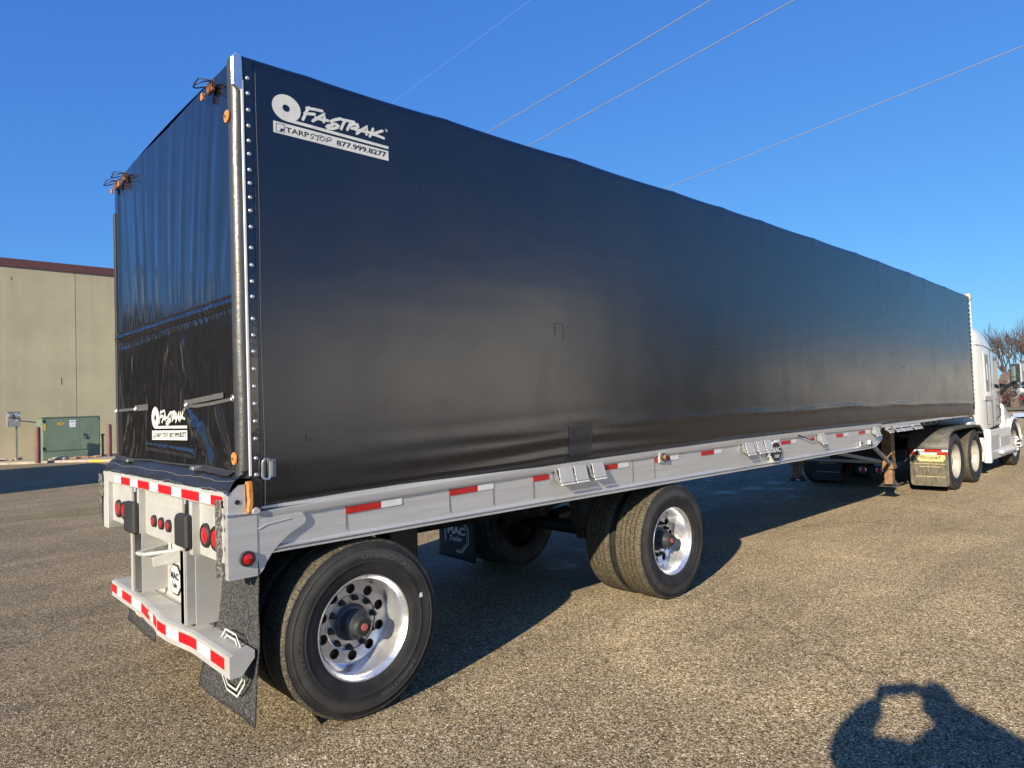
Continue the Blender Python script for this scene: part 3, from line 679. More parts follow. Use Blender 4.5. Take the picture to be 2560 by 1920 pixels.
# near corner sleeve
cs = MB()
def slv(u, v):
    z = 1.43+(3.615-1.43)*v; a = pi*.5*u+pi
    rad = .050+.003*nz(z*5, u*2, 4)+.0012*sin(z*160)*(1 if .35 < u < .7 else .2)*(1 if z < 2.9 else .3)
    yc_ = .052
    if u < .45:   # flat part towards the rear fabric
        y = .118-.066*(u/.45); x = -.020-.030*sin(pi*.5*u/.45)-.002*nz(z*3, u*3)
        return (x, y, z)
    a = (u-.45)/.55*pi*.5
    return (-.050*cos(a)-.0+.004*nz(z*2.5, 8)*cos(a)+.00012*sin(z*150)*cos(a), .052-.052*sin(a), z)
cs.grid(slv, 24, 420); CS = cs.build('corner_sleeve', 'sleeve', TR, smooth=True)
q = MB(); q.tube([(-.019-.003, .118+.004*sin(z*40)+.003*nz(z*9, 1), z) for z in [1.45+i*.02 for i in range(108)]], .004, 5); q.build('sleeve_hem', 'gloss', CS, smooth=True)
q = MB(); q.box(-.006, .007, -.0095, -.001, 1.44, 3.50); q.build('corner_post', 'white', TR, bevel=.002)
q = MB(); q.prism([(-.052, 3.46), (-.01, 3.44), (.006, 3.45), (.006, 3.60), (-.004, 3.635), (-.03, 3.64), (-.052, 3.61)], 1, -.010, .012); q.build('corner_cap', 'alubright', TR, bevel=.006)
q = MB(); q.box(-.02, .03, WD-.03, WD+.015, 1.45, 3.40); q.build('corner_post', 'strapblk', TR, bevel=.004)
q = MB(); q.box(-.004, .03, .03, WD-.03, 3.60, 3.64); q.build('header_rail', 'curtain', TR, bevel=.01)
for z, y in ((3.315, .066), (1.532, .062)):
    q = MB(); q.lathe([(.0008, -.010), (.008, -.010), (.009, -.006), (.032, -.005), (.034, 0)], 24, 'x', (0, 0, 0)); q.build('washer', 'orange', CS, smooth=True, loc=(-.054, y, z))
    q = MB(); q.lathe([(.0005, -.002), (.007, -.0015)], 10, 'x'); q.build('rivet', 'nut', CS, loc=(-.0648, y, z))
# bow hooks on the top edge
def hook(y):
    z = 3.60
    q = MB()
    pts = [(-.03-.045*(1-cos(a)), y+.05*sin(a), z-.01+.02*cos(a)) for a in [i*2*pi/14 for i in range(15)]]
    q.tube(pts, .004, 6); q.tube([(-.03, y-.07, z), (-.10, y-.02, z+.01), (-.10, y+.06, z+.006)], .0035, 6); q.tube([(-.03, y-.02, z-.02), (-.06, y-.11, z-.03)], .0035, 6)
    h = q.build('hook_ring', 'black', TR, smooth=True)
    q = MB(); q.box(-.045, -.02, y-.05, y+.03, z-.05, z+.005); q.build('hook_plate', 'rust', h, bevel=.006)
    q = MB(); q.lathe([(.001, -.012), (.022, -.010), (.024, 0)], 16, 'x'); q.build('washer', 'orange', h, smooth=True, loc=(-.045, y+.075, z-.045))
hook(.36); hook(2.20); hook(2.42)
# latch handle and bottom corner bits
q = MB()
pts = [(.056, -.022, 1.43), (.056, -.026, 1.505), (.066, -.026, 1.522), (.088, -.026, 1.522), (.098, -.026, 1.505), (.098, -.026, 1.44), (.088, -.026, 1.42), (.066, -.026, 1.42), (.056, -.022, 1.43)]
q.tube(pts, .0065, 6, caps=False); LH = q.build('latch_handle', 'alubright', TR, smooth=True)
q = MB(); q.box(.088, .134, -.013, -.004, 1.425, 1.518); q.build('latch_plate', 'galv', LH, bevel=.003)
q = MB(); q.tube([(.095, -.028, 1.435), (.095, -.028, 1.51)], .008, 8); q.tube([(.108, -.02, 1.43), (.108, -.02, 1.512)], .005, 8); q.build('latch_pin', 'alubright', LH, smooth=True)
q = MB(); q.prism([(-.022, 1.415), (.004, 1.415), (.008, 1.36), (.007, 1.29), (-.008, 1.255), (-.024, 1.26), (-.017, 1.32)], 1, -.022, .02); q.build('corner_bumper', 'orange', TR, bevel=.004)
q = MB(); q.lathe([(.001, -.014), (.014, -.014), (.019, -.005), (.019, 0)], 16, 'y'); q.v = [(a*1.3, b, c) for a, b, c in q.v]; q.build('corner_washer', 'aluwhite', TR, smooth=True, loc=(.020, -.012, 1.262))

# ---- frame: side beams, deck, cross members
bx = [i*.25 for i in range(37)]
def beam(side):
    prof = [(.0, 1.252), (.0, 1.222), (.004, 1.213), (.022, 1.211), (.025, 1.066), (.012, 1.060), (.003, 1.0555), (.003, 1.0525), (.012, 1.049), (.024, 1.047), (.024, 1.043), (.008, 1.040), (.0, 1.036), (.0, 1.033), (.010, 1.030), (.10, 1.029), (.10, 1.252)]
    m = MB(); n = len(prof); vs = []
    for x in bx:
        X = .03+x*(8.95/9.0); c = camb(X); lift = max(0, (X-8.62)/.36)**2*.11
        for (y, z) in prof:
            f = (z-1.03)/.222; zz = z+c*min(1, f*1.12)-(1-max(0, min(1, f)))*.028*(X/9.)+lift*(1-f)
            vs.append((X, y if side == 0 else WD-y, zz))
    fs = [(i*n+k, i*n+(k+1) % n, (i+1)*n+(k+1) % n, (i+1)*n+k) for i in range(len(bx)-1) for k in range(n)]
    fs += [tuple(range(n)), tuple((len(bx)-1)*n+k for k in range(n))]
    m.add(vs, fs); return m.build('side_beam', 'alu', TR, smooth=True)
SB = beam(0); beam(1)
q = MB()
for x in (.55, 1.29, 1.665, 2.05, 3.22, 3.53): q.box(x-.002, x+.002, .0195, .0215, 1.085, 1.205+.9*camb(x))
q.build('web_joint', 'joint', SB)
q = MB(); q.box(.0, L0, .03, WD-.03, 1.262, 1.30); q.v = [(x, y, z+camb(x)) for x, y, z in q.v]; q.build('deck', 'alu', TR)
q = MB(); q.box(8.95, L0, .10, .20, 1.262, 1.30); q.build('side_rail', 'alu', TR)
q = MB()
for yy in (.78, 1.72):   # main beams, tapering up towards the front
    poly = [(0, .98), (8.2, .84), (9.6, 1.02), (L0, 1.10), (L0, 1.25), (0, 1.25)]
    q.prism(poly, 1, yy, yy+.09)
q.build('main_beam', 'alu', TR)
q = MB()
for i in range(38): q.box(.2+i*.365, .26+i*.365, .11 if i < 24 else .5, WD-(.11 if i < 24 else .5), 1.16, 1.262)
stuff(q.build('cross_member', 'alu', TR))

# ---- reflective tape on the side
def tz(x): return 1.178+.066*(1-((x-4.6)/4.6)**2) if x < 4.6 else 1.244-.006*(x-4.6)/4
def tape(x0, x1, mat, h=.040):
    m = MB(); z0 = tz(x0); z1 = tz(x1); y = .0165
    m.hexa([(x0, y, z0-h/2), (x1, y, z1-h/2), (x1, y+.004, z1-h/2), (x0, y+.004, z0-h/2), (x0, y, z0+h/2), (x1, y, z1+h/2), (x1, y+.004, z1+h/2), (x0, y+.004, z0+h/2)])
    m.build('reflective_tape', mat, TR)
for a, b, c in ((.549, .779, 'redside'), (.779, .924, 'white'), (1.293, 1.524, 'redside'), (1.524, 1.664, 'white'), (2.047, 2.209, 'redside'), (2.793, 3.019, 'redside'), (3.019, 3.165, 'white'), (3.536, 3.764, 'redside'), (3.764, 3.90, 'white'), (4.281, 4.507, 'redside'), (4.507, 4.648, 'white'), (5.922, 6.153, 'redside'), (6.153, 6.29, 'white'), (6.675, 6.79, 'redside'), (7.434, 7.646, 'redside'), (7.646, 7.81, 'white'), (8.175, 8.40, 'redside'), (8.40, 8.53, 'white')): tape(a, b, c)
# marker lamps
def lamp_y(x, z, r, ring, lens, nm, plate=None, y0=.0):
    m = MB(); m.lathe([(r*1.32, 0), (r*1.32, -.012), (r*1.22, -.018), (r*1.02, -.018), (r, -.010)], 28, 'y'); L_ = m.build(nm, ring, TR, smooth=True, loc=(x, y0, z))
    m = MB(); m.lathe([(r*1.01, -.008), (r*.9, -.016), (r*.5, -.021), (.0005, -.023)], 28, 'y'); m.build('lens', lens, L_, smooth=True)
    if plate: m = MB(); m.box(-plate, plate, -.006, .004, -plate, plate); m.build('lamp_plate', 'aluwhite', L_, bevel=.002)
    return L_
q = MB(); q.box(3.572, 3.690, -.004, .0145, 1.215, 1.31); q.build('lamp_plate', 'aluwhite', TR, bevel=.003)
lamp_y(3.628, 1.262, .026, 'rubber', 'amber', 'marker_lamp', None, -.005)
lm = lamp_y(6.11, 1.312, .040, 'rubber', 'amber', 'marker_lamp', None, .055)
lm.scale = (2.0, 1, .8)
q = MB(); q.box(5.72, 5.86, .006, .009, 1.265, 1.305); q.build('sticker', 'white', TR)
q = MB(); q.tube([(6.3, -.01, 1.31), (6.45, -.02, 1.27), (6.62, -.02, 1.235), (6.72, -.01, 1.232)], .006, 6); q.build('cable', 'rubber', TR, smooth=True)
# round badge
BG = empty('badge', '', ''); del BG['label']; del BG['category']; BG.parent = TR; BG.location = (5.71, -.018, 1.160)
oc = lambda r: [(r*cos(pi/8+k*pi/4), r*sin(pi/8+k*pi/4)*.82) for k in range(8)]
m = MB(); m.prism(oc(.145), 1, -.002, .038); m.build('badge_plate', 'white', BG)
m = MB(); m.prism(oc(.130), 1, -.006, -.0021); m.build('badge_field', 'ink', BG)
m = MB(); add_text(m, lambda x, y: (-.095+x, -.0075, -.005+y), 'MAC', .058, .19, bold=.05); add_text(m, lambda x, y: (-.062+x, -.0075, -.065+y), 'Trailer', .045, .13, shear=.25, bold=.02); m.build('badge_lettering', 'white', BG)
# winches
wins = [(2.26, 2.42), (2.43, 2.58), (2.64, 2.79), (5.04, 5.22), (5.28, 5.43), (5.45, 5.61), (6.85, 7.0), (8.63, 8.81), (9.13, 9.31), (9.44, 9.68), (9.72, 10.14), (10.25, 10.62)]
for a, b in wins:
    z1 = 1.262+.4*camb((a+b)/2); zb_ = z1-.112
    if a > 9: z1 -= .02; zb_ = z1-.07
    m = MB(); m.hexa([(a+.012, -.045, zb_+.004), (b+.004, -.045, zb_+.004), (b, -.040, zb_), (a+.008, -.040, zb_), (a+.035, -.004, z1), (b+.018, -.004, z1), (b+.018, .002, z1), (a+.035, .002, z1)])
    Wn = m.build('winch', 'aluwhite', TR)
    m = MB(); m.box(a+.01, b+.0, -.058, -.044, zb_-.016, zb_-.002); m.build('winch_lip', 'white', Wn, bevel=.003)
    m = MB()
    for x in (a, b-.004): m.prism([(-.046, zb_), (.010, zb_+.03), (.012, z1), (.0, z1)], 0, x, x+.006) if False else m.add([(x, -.046, zb_), (x, .012, zb_+.03), (x, .012, z1), (x, -.002, z1), (x+.006, -.046, zb_), (x+.006, .012, zb_+.03), (x+.006, .012, z1), (x+.006, -.002, z1)], [(0,1,2,3),(7,6,5,4),(0,4,5,1),(1,5,6,2),(2,6,7,3),(3,7,4,0)])
    m.build('winch_bracket', 'galv', Wn)
    m = MB(); m.tube([(a+.01, -.022, zb_+.03), (b-.01, -.022, zb_+.03)], .012, 8); m.build('winch_drum', 'black', Wn, smooth=True)

# ---- rear frame
XR = -.118
q = MB(); q.box(XR, XR+.035, .045, WD-.13, 1.285, 1.365); q.box(XR+.035, .03, .05, WD-.14, 1.33, 1.362); RF = q.build('rear_header', 'aluwhite', TR, bevel=.004)
def rtape(y0, y1, mat, parent=None, z0=None, z1=None, x=XR):
    m = MB(); m.box(x-.0022, x-.0005, y0, y1, z0, z1); m.build('reflective_tape', mat, parent)
blocks = [(2.046, 2.24, 'white'), (1.803, 2.045, 'red'), (1.612, 1.802, 'white'), (1.341, 1.611, 'red'), (1.151, 1.340, 'white'), (.884, 1.150, 'red'), (.702, .883, 'white'), (.401, .701, 'red'), (.226, .400, 'white'), (.060, .225, 'red')]
for y0, y1, c in blocks: rtape(y0, y1, c, RF, 1.293, 1.344)
# lower recessed rear panels
q = MB(); q.box(XR+.035, XR+.05, .045, WD-.05, .99, 1.285); RP = q.build('rear_panel', 'aluwhite', TR)
q = MB(); q.box(XR+.022, XR+.0345, .75, 1.50, .99, 1.20); q.build('panel_step', 'aluwhite', RP, bevel=.003)
q = MB(); q.box(XR+.0, XR+.14, WD-.14, WD-.0, .93, 1.36); q.build('rear_corner_post', 'aluwhite', TR, bevel=.004)
# bumper uprights: C-channels
for y0, y1, nm in ((1.57, 1.80, 0), (.51, .735, 1)):
    m = MB()
    m.box(XR-.004, XR+.008, y1-.055, y1, .575, 1.283); m.box(XR-.004, XR+.008, y0, y0+.055, .99, 1.283)
    m.box(XR+.008, XR+.26, y0+.0, y0+.010, .60, 1.28); m.box(XR+.008, XR+.26, y1-.012, y1-.002, .575, 1.25)
    m.build('bumper_upright', 'aluwhite', TR)
q = MB(); q.box(XR+.165, XR+.175, .735, 1.80, .55, .99); q.box(XR+.02, XR+.17, .735, 1.80, .545, .553); BP = q.build('bumper_back_plate', 'aluwhite', TR)
q = MB(); q.box(XR+.008, XR+.26, .30, .51, .60, .99) ; q.v = [(x, y, z) for x, y, z in q.v]
m = MB(); m.box(XR-.004, XR+.004, .66, .735, .575, .99); m.build('bumper_upright', 'aluwhite', TR)
m = MB(); m.box(XR+.004, XR+.25, .655, .668, .575, .99); m.build('upright_web', 'alu', TR)
# plate holder, sticker and badge on the back plate
q = MB(); q.box(XR+.160, XR+.164, 1.30, 1.50, .80, .985); q.build('licence_plate', 'white', TR)
q = MB(); q.tube([(XR+.158, 1.47, .97), (XR+.158, 1.44, .93), (XR+.158, 1.46, .90), (XR+.158, 1.42, .85), (XR+.158, 1.38, .83)], .004, 5); q.build('plate_scribble', 'glass', TR)
BR = bpy.data.objects.new('badge', None); COL.objects.link(BR); BR.parent = TR; BR.location = (XR+.163, 1.385, .685)
m = MB(); m.prism([(y*1.0, z*1.05) for y, z in oc(.125)], 0, -.006, .0); m.build('badge_plate', 'ink', BR)
m = MB(); m.prism([(y*1.0, z*1.05) for y, z in oc(.112)], 0, -.008, -.0061); m.build('badge_field', 'white', BR)
m = MB(); add_text(m, lambda x, y: (-.0095, .085-x, .0+y), 'MAC', .05, .165, bold=.05); add_text(m, lambda x, y: (-.0095, .06-x, -.055+y), 'Trailer', .04, .11, shear=.25, bold=.02); m.build('badge_lettering', 'ink', BR)
# pintle hook bracket
q = MB()
q.tube([(XR+.163, 1.25, .895), (XR-.02, 1.40, .875), (XR-.03, 1.53, .87), (XR+.163, 1.565, .90)], [.014]*4, 8)
HK = q.build('tow_hook', 'aluwhite', TR, smooth=True)
q = MB(); q.hexa([(XR-.02, 1.20, .825), (XR+.16, 1.12, .845), (XR+.16, 1.13, .845), (XR-.02, 1.215, .825), (XR-.03, 1.20, .885), (XR+.16, 1.12, .93), (XR+.16, 1.13, .93), (XR-.03, 1.215, .885)]); q.build('hook_tongue', 'aluwhite', HK, bevel=.003)
# round lamps on the rear
def lamp_x(y, z, r, nm='tail_lamp', sq=1.0, x=XR+.035, parent=TR, ring='rubber', sz=1.0):
    m = MB(); m.lathe([(r*1.32, 0), (r*1.32, -.012), (r*1.2, -.018), (r*1.02, -.018), (r, -.010)], 28, 'x'); L_ = m.build(nm, ring, parent, smooth=True, loc=(x, y, z))
    m = MB(); m.lathe([(r*1.01, -.008), (r*.9, -.016), (r*.5, -.021), (.0005, -.023)], 28, 'x'); m.build('lens', 'lens', L_, smooth=True); L_.scale = (1, 1, sz)
    return L_
for y, z in ((.400, 1.108), (.245, 1.108), (2.25, 1.095)): lamp_x(y, z, .050, x=XR+.034)
lamp_x(2.09, 1.095, .050, x=XR+.034)
for y in (1.304, 1.150, 1.004): lamp_x(y, 1.098, .029, 'marker_lamp', x=XR+.021)
# rubber dock bumpers
for y0, y1, z0, z1 in ((.515, .715, 1.025, 1.212), (1.575, 1.825, .985, 1.195)):
    m = MB(); m.prism([(y0, z0), (y1, z0), (y1, z1-.03), (y1-.03, z1), (y0, z1)], 0, XR-.042, XR-.0); m.build('dock_bumper', 'rubber', TR, bevel=.012)
# near rear corner side plate, fender gusset
q = MB(); q.box(XR, .030, -.002, .010, .930, 1.245); q.box(XR, XR+.008, .0101, .045, .930, 1.36); SP = q.build('corner_plate', 'alu', TR)
q = MB(); q.prism([(XR+.004, 1.250), (-.026, 1.250), (-.026, 1.40), (XR+.06, 1.40), (XR+.004, 1.355)], 1, .0, .012); q.build('corner_gusset', 'alu', TR)
q = MB(); q.lathe([(.001, -.004), (.012, -.004), (.013, 0)], 12, 'y'); q.build('rivet_hole', 'black', TR, loc=(-.068, -.001, 1.315))
q = MB(); q.tube([(XR+.0, -.004, 1.252), (.03, -.004, 1.252)], .007, 6); q.build('corner_weld', 'alubright', TR)
LP = lamp_y(-.025, 1.026, .030, 'rubber', 'lens', 'side_lamp', None, -.003)
arc = [(.030, 1.232), (.272, 1.232), (.300, 1.185), (.292, 1.162), (.255, 1.142)]
arc += [(.66-.60*cos(a), .506+.64*sin(a)) for a in [radians(d) for d in (84, 0)][:0]]
arc += [(.206, 1.118), (.150, 1.075), (.105, 1.030), (.078, .99), (.060, .955), (.036, .930), (.030, .930)]
q = MB(); q.prism(arc, 1, .002, .012); q.build('fender_plate', 'alu', TR)
q = MB(); q.tube([(.036, -.001, 1.165), (.08, -.001, 1.183), (.14, -.001, 1.19), (.21, -.001, 1.196)], .003, 5); q.build('weld_bead', 'aluwhite', TR)
# frayed black edge protector hanging at both rear corners
def frayed(y0, z0, z1, seed):
    m = MB()
    def fn(u, v):
        z = z1+(z0-z1)*v; w_ = .05+.02*nz(z*18, seed); y = y0+w_*(u-.5)*2*(.8+.5*nz(z*30, seed+2, u*3)); return (XR-.012-.014*sin(pi*u)-.006*nz(z*40, u*5, seed), y, z)
    m.grid(fn, 6, 60); m.build('edge_protector', 'frayed', TR, smooth=True)
frayed(.085, .93, 1.33, 2); frayed(WD+.02, 1.12, 1.345, 8)
m = MB(); m.prism([(WD-.005, 1.16), (WD+.07, 1.16), (WD+.06, 1.0), (WD+.02, .93), (WD-.005, .93)], 0, XR+.0, XR+.03); m.build('corner_rubber', 'rubber', TR, bevel=.006)
# bumper with the dent in the middle
def bpt(y):
    d = math.exp(-((y-1.14)/.17)**2); d2 = max(0, 1-abs(y-1.05)/.5)
    return XR-.004-.045*d2**1.2+.0*d, .028*d-.018*d2
m = MB(); ys = [0.0+2.345*i/40 for i in range(41)]; prof = [(0, .447), (0, .556), (.02, .562), (.122, .562), (.122, .525), (.055, .447)]
n = len(prof); vs_ = []
for y in ys:
    bxx, dz = bpt(y)
    for (x, z) in prof: vs_.append((bxx+x*(1 if x < .05 else 1.0)-(0 if x < .05 else (bxx-XR)), y, z+dz*(1 if x < .05 else .3)))
m.add(vs_, [(i*n+k, i*n+(k+1) % n, (i+1)*n+(k+1) % n, (i+1)*n+k) for i in range(40) for k in range(n)]+[tuple(range(n)), tuple(40*n+k for k in range(n))])
BU = m.build('bumper', 'aluwhite', TR)
for y0, y1, c in ((2.19, 2.35, 'red'), (2.05, 2.19, 'white'), (1.80, 2.05, 'red'), (1.56, 1.80, 'white'), (1.30, 1.56, 'red'), (.915, 1.16, 'red'), (.74, .915, 'white'), (.475, .74, 'red'), (.265, .475, 'white'), (.07, .265, 'red')):
    m = MB(); k = max(2, int((y1-y0)/.05)); v_ = []
    for i in range(k+1):
        y = y0+(y1-y0)*i/k; b0, dz = bpt(y); v_ += [(b0-.0015, y, .478+dz), (b0-.0015, y, .536+dz)]
    m.add(v_, [(2*i, 2*i+2, 2*i+3, 2*i+1) for i in range(k)]); m.build('reflective_tape', c, BU)
m = MB()
for i in range(5):
    y = 1.17+.03*i; b0, dz = bpt(y); m.box(b0-.004, b0-.001, y, y+.02, .49+dz+.006*i, .53+dz)
m.build('crumpled_tape', 'white', BU)
# mud flaps
def flap(x, y0, y1, z0, z1, mat, nm='mud_flap', curl=.05, slant=.03, parent=TR, seed=0):
    m = MB()
    def fn(u, v):
        z = z0+(z1-z0)*v; s = (1-v)
        return (x-curl*s*s*(.4+u*.6)+.012*nz(u*2, v*3, seed), y0+(y1-y0)*u-.04*s*s*(1-u)*0, z+slant*(u-.5)*s)
    m.grid(fn, 10, 24)
    o = m.build(nm, mat, parent, smooth=True); md = o.modifiers.new('thick', 'SOLIDIFY'); md.thickness = .008
    return o
FLP = flap(.036, .0, .66, .20, 1.0, 'rubberdirty', curl=.09, slant=.06)
def octline(r, lift, w_, parent, cx, cy, cz, a0=0, a1=360, mat='gold'):
    m = MB()
    for k in range(8):
        aa = 22.5+45*k
        if not (a0 <= (aa+22.5) % 360 <= a1): continue
        p = [(r*cos(radians(aa)), r*sin(radians(aa))*.9), (r*cos(radians(aa+45)), r*sin(radians(aa+45))*.9)]
        d = (Vector(p[1])-Vector(p[0])).normalized(); nn = Vector((-d.y, d.x))*w_/2
        a, b = Vector(p[0]), Vector(p[1])
        m.add([(cx-lift, cy-q_.x, cz+q_.y) for q_ in (a+nn, b+nn, b-nn, a-nn)], [(0, 1, 2, 3)])
    m.build('flap_print', mat, parent)
def flap_x(v, u): s = 1-v; return -.035-.09*s*s*(.4+u*.6)
for r_ in (.19, .155):
    octline(r_, .012, .010, FLP, -.022 if r_ > .17 else -.022, .22, .455, mat='decal')
FLF = flap(.036, 1.80, 2.42, .20, .95, 'rubberdirty', curl=.03, slant=.03, seed=4)
octline(.17, .008, .016, FLF, .005, 2.12, .46, mat='gold')
FLM = flap(3.10, 1.96, 2.57, .16, 1.0, 'rubber', curl=.02, slant=.02, seed=6)
for r_, w_ in ((.215, .012), (.19, .006)): octline(r_, .008, w_, FLM, 3.085, 2.26, .415, mat='decal')
m = MB(); add_text(m, lambda x, y: (3.076, 2.41-x, .415+y), 'MAC', .085, .30, bold=.05); add_text(m, lambda x, y: (3.076, 2.38-x, .345+y), 'Trailer', .055, .22, shear=.3, bold=.02); m.build('flap_lettering', 'decal', FLM)
m = MB(); m.box(.03, .07, 0.02, .66, .985, 1.02); m.build('flap_hanger', 'alu', TR); 
m = MB(); m.box(3.05, 3.12, .8, 2.58, 1.0, 1.03); m.build('flap_hanger', 'black', TR)

# ---- wheels
def holed_ring(mb, r0, r1, rh, hr, nh, y, depth, na=28):
    for s in range(nh):
        c = 2*pi*(s+.5)/nh; hc = Vector((rh*cos(c), rh*sin(c))); da = pi/nh
        def inside(p):
            r = p.length; a = atan2(p.y, p.x)-c
            while a > pi: a -= 2*pi
            while a < -pi: a += 2*pi
            return r0 <= r <= r1 and abs(a) <= da
        dirs = [2*pi*k/na for k in range(na)]
        for rr_, aa in ((r0, c-da), (r0, c+da), (r1, c-da), (r1, c+da)):
            q_ = Vector((rr_*cos(aa), rr_*sin(aa)))-hc; dirs.append(atan2(q_.y, q_.x) % (2*pi))
        dirs = sorted(set(round(d, 5) for d in dirs)); inner = []; outer = []
        for d in dirs:
            dv = Vector((cos(d), sin(d))); inner.append(hc+dv*hr); lo, hi = hr, .4
            for _ in range(26):
                mid = (lo+hi)/2
                if inside(hc+dv*mid): lo = mid
                else: hi = mid
            outer.append(hc+dv*lo)
        n = len(dirs); v = [(p.x, y, p.y) for p in inner]+[(p.x, y, p.y) for p in outer]+[(p.x, y+depth, p.y) for p in inner]
        mb.add(v, [(k, (k+1) % n, n+(k+1) % n, n+k) for k in range(n)]+[(k, (k+1) % n, 2*n+(k+1) % n, 2*n+k) for k in range(n)])
RT = .506
def tyre_profile(r=RT, w_=.275, grooves=True):
    # from outer bead (y small) round to the inner bead; y measured from the rim flange plane
    b0 = .298
    pr = [(b0-.006, .012), (b0+.004, -.002), (b0+.02, -.012), (b0+.045, -.019), (b0+.075, -.024), (b0+.078, -.0265), (b0+.082, -.0265), (b0+.085, -.0245), (b0+.11, -.0265), (b0+.135, -.0245), (b0+.150, -.0205), (b0+.152, -.0225), (b0+.157, -.022), (b0+.160, -.018), (r-.035, -.013), (r-.022, -.008), (r-.020, -.011), (r-.014, -.009), (r-.006, -.002), (r-.001, .008)]
    wi = w_-.03
    if grooves:
        ribs = [.008, .046, .094, .142, .190, w_-.032]
        for i, gy in enumerate(ribs[1:-1]):
            pr += [(r, gy-.006), (r-.011, gy-.004), (r-.011, gy+.004), (r, gy+.006)]
    pr += [(r-.001, w_-.036), (r-.006, w_-.026), (r-.02, w_-.018), (r-.04, w_-.012), (b0+.13, w_-.002), (b0+.09, w_), (b0+.03, w_-.012), (b0-.006, w_-.05)]
    return pr
def make_wheel(name, tyre, parent, deep=True, rim_mat='polish', txt=True, nseg=128):
    Wt = bpy.data.objects.new(name, None); COL.objects.link(Wt); Wt.parent = parent
    m = MB(); m.lathe(tyre_profile(), nseg, 'y', closed=False); m.build('tyre', tyre, Wt, smooth=True)
    if txt:
        m = MB()
        def arc_text(body, rad, a_mid, h, ang, bold=.03):
            v, f = text_mesh(body, h, None, 0, bold); wv = max(x for x, y in v)
            if ang: sc = ang*rad/wv; v = [(x*sc, y) for x, y in v]; wv *= sc
            out = []
            for x, y in v:
                a = a_mid+(wv/2-x)/rad; r = rad+y; out.append((r*cos(a), -.0275, r*sin(a)))
            m.add(out, f)
        arc_text('UNIROYAL', .398, radians(68), .030, radians(52)); arc_text('11R22.5', .398, radians(182), .028, radians(36), .0); arc_text('UNIROYAL', .398, radians(300), .026, radians(40))
        m.build('sidewall_lettering', 'tyretext', Wt)
    m = MB()
    yd = .155 if deep else -.02
    rimp = [(.287, .02), (.2995, .006), (.3005, -.001), (.2975, -.006), (.291, -.006), (.285, .001), (.279, .012), (.272, .018), (.268, .035), (.262, .048), (.259, .075), (.253, .09), (.2505, .118), (.243, .132), (.2405, .150), (.236, .158), (.226, .1585)]
    if deep: m.lathe(rimp, 96, 'y'); holed_ring(m, .165, .226, .196, .030, 10, .1585, .012); m.lathe([(.165, .1585), (.160, .1545), (.157, .1585), (.153, .162), (.112, .162), (.104, .164), (.102, .175)], 96, 'y')
    else: m.lathe(rimp[:10]+[(.25, .10), (.24, .2)], 64, 'y')
    m.build('rim', rim_mat, Wt, smooth=True)
    return Wt
def hub_parts(Wt, nutmat='nut', hubmat='hub'):
    base = None
    for k in range(10):
        a = 2*pi*(k+.25)/10
        if base is None:
            m = MB(); m.lathe([(.018, .163), (.021, .160), (.021, .156), (.0165, .153), (.0165, .134), (.012, .128), (.011, .116), (.001, .114)], 6, 'y'); base = m.build('lug_nut', nutmat, Wt)
            base.location = (.1425*cos(a), 0, .1425*sin(a))
        else:
            o = base.copy(); COL.objects.link(o); o.parent = Wt; o.location = (.1425*cos(a), 0, .1425*sin(a))
    m = MB(); m.lathe([(.104, .18), (.106, .150), (.098, .142), (.080, .138), (.077, .095), (.083, .090), (.085, .078), (.077, .070), (.066, .062), (.060, .040), (.057, .022), (.050, .016), (.046, .016)], 48, 'y'); m.build('hub', hubmat, Wt, smooth=True)
    base = None
    for k in range(6):
        a = 2*pi*k/6
        m = MB(); m.lathe([(.007, .08), (.007, .068), (.001, .067)], 6, 'y', (.084*cos(a), 0, .084*sin(a))); m.build('hub_bolt', 'nut', Wt)
    m = MB(); m.lathe([(.047, .017), (.044, .010), (.034, .009), (.001, .009)], 36, 'y'); m.build('hub_cap', 'rubber', Wt, smooth=True)
    m = MB(); m.lathe([(.021, .009), (.020, .004), (.001, .003)], 24, 'y'); m.build('hub_plug', 'hubred', Wt, smooth=True)
    m = MB(); m.lathe([(.001, .20), (.222, .20), (.222, .34)], 40, 'y'); m.build('brake_drum', 'rust', Wt, smooth=True)
W1 = make_wheel('wheel', 'tyre', TR); hub_parts(W1); W1.location = (.660, .032, RT)
m = MB(); m.add([(-.012, -.0285, .004), (.012, -.0285, .006), (.010, -.0285, .03), (.001, -.0285, .036), (-.012, -.0285, .028)], [(0, 1, 2, 3, 4)])
m.v = [(x+.385*cos(radians(14)), y, z+.385*sin(radians(14))) for x, y, z in m.v]; m.build('tyre_sticker', 'white', W1)
W2 = copy_tree(W1, TR); W2.location = (3.773, .032, RT); W2.rotation_euler = (0, radians(-25), 0)
for ch in list(W2.children):
    if ch.name.startswith('tyre_sticker'): bpy.data.objects.remove(ch)
for ch in W2.children:
    if ch.name.split('.')[0] == 'tyre':
        ch.data = ch.data.copy(); ch.data.materials[0] = M['tyremud']
W3 = copy_tree(W1, TR); W3.location = (.660, WD-.032, RT); W3.rotation_euler = (0, 0, pi)
W4 = copy_tree(W1, TR); W4.location = (3.773, WD-.032, RT); W4.rotation_euler = (0, 0, pi)
WI = make_wheel('wheel', 'tyre', TR, deep=False, rim_mat='galv', txt=False); WI.location = (.660, .032+.335, RT)
WI2 = make_wheel('wheel', 'tyremud', TR, deep=False, rim_mat='galv', txt=False); WI2.location = (3.773, .032+.335, RT)
for o, x in ((WI, .66), (WI, 3.773)):
    c = copy_tree(o, TR); c.location = (x, WD-.032-.335, RT); c.rotation_euler = (0, 0, pi)
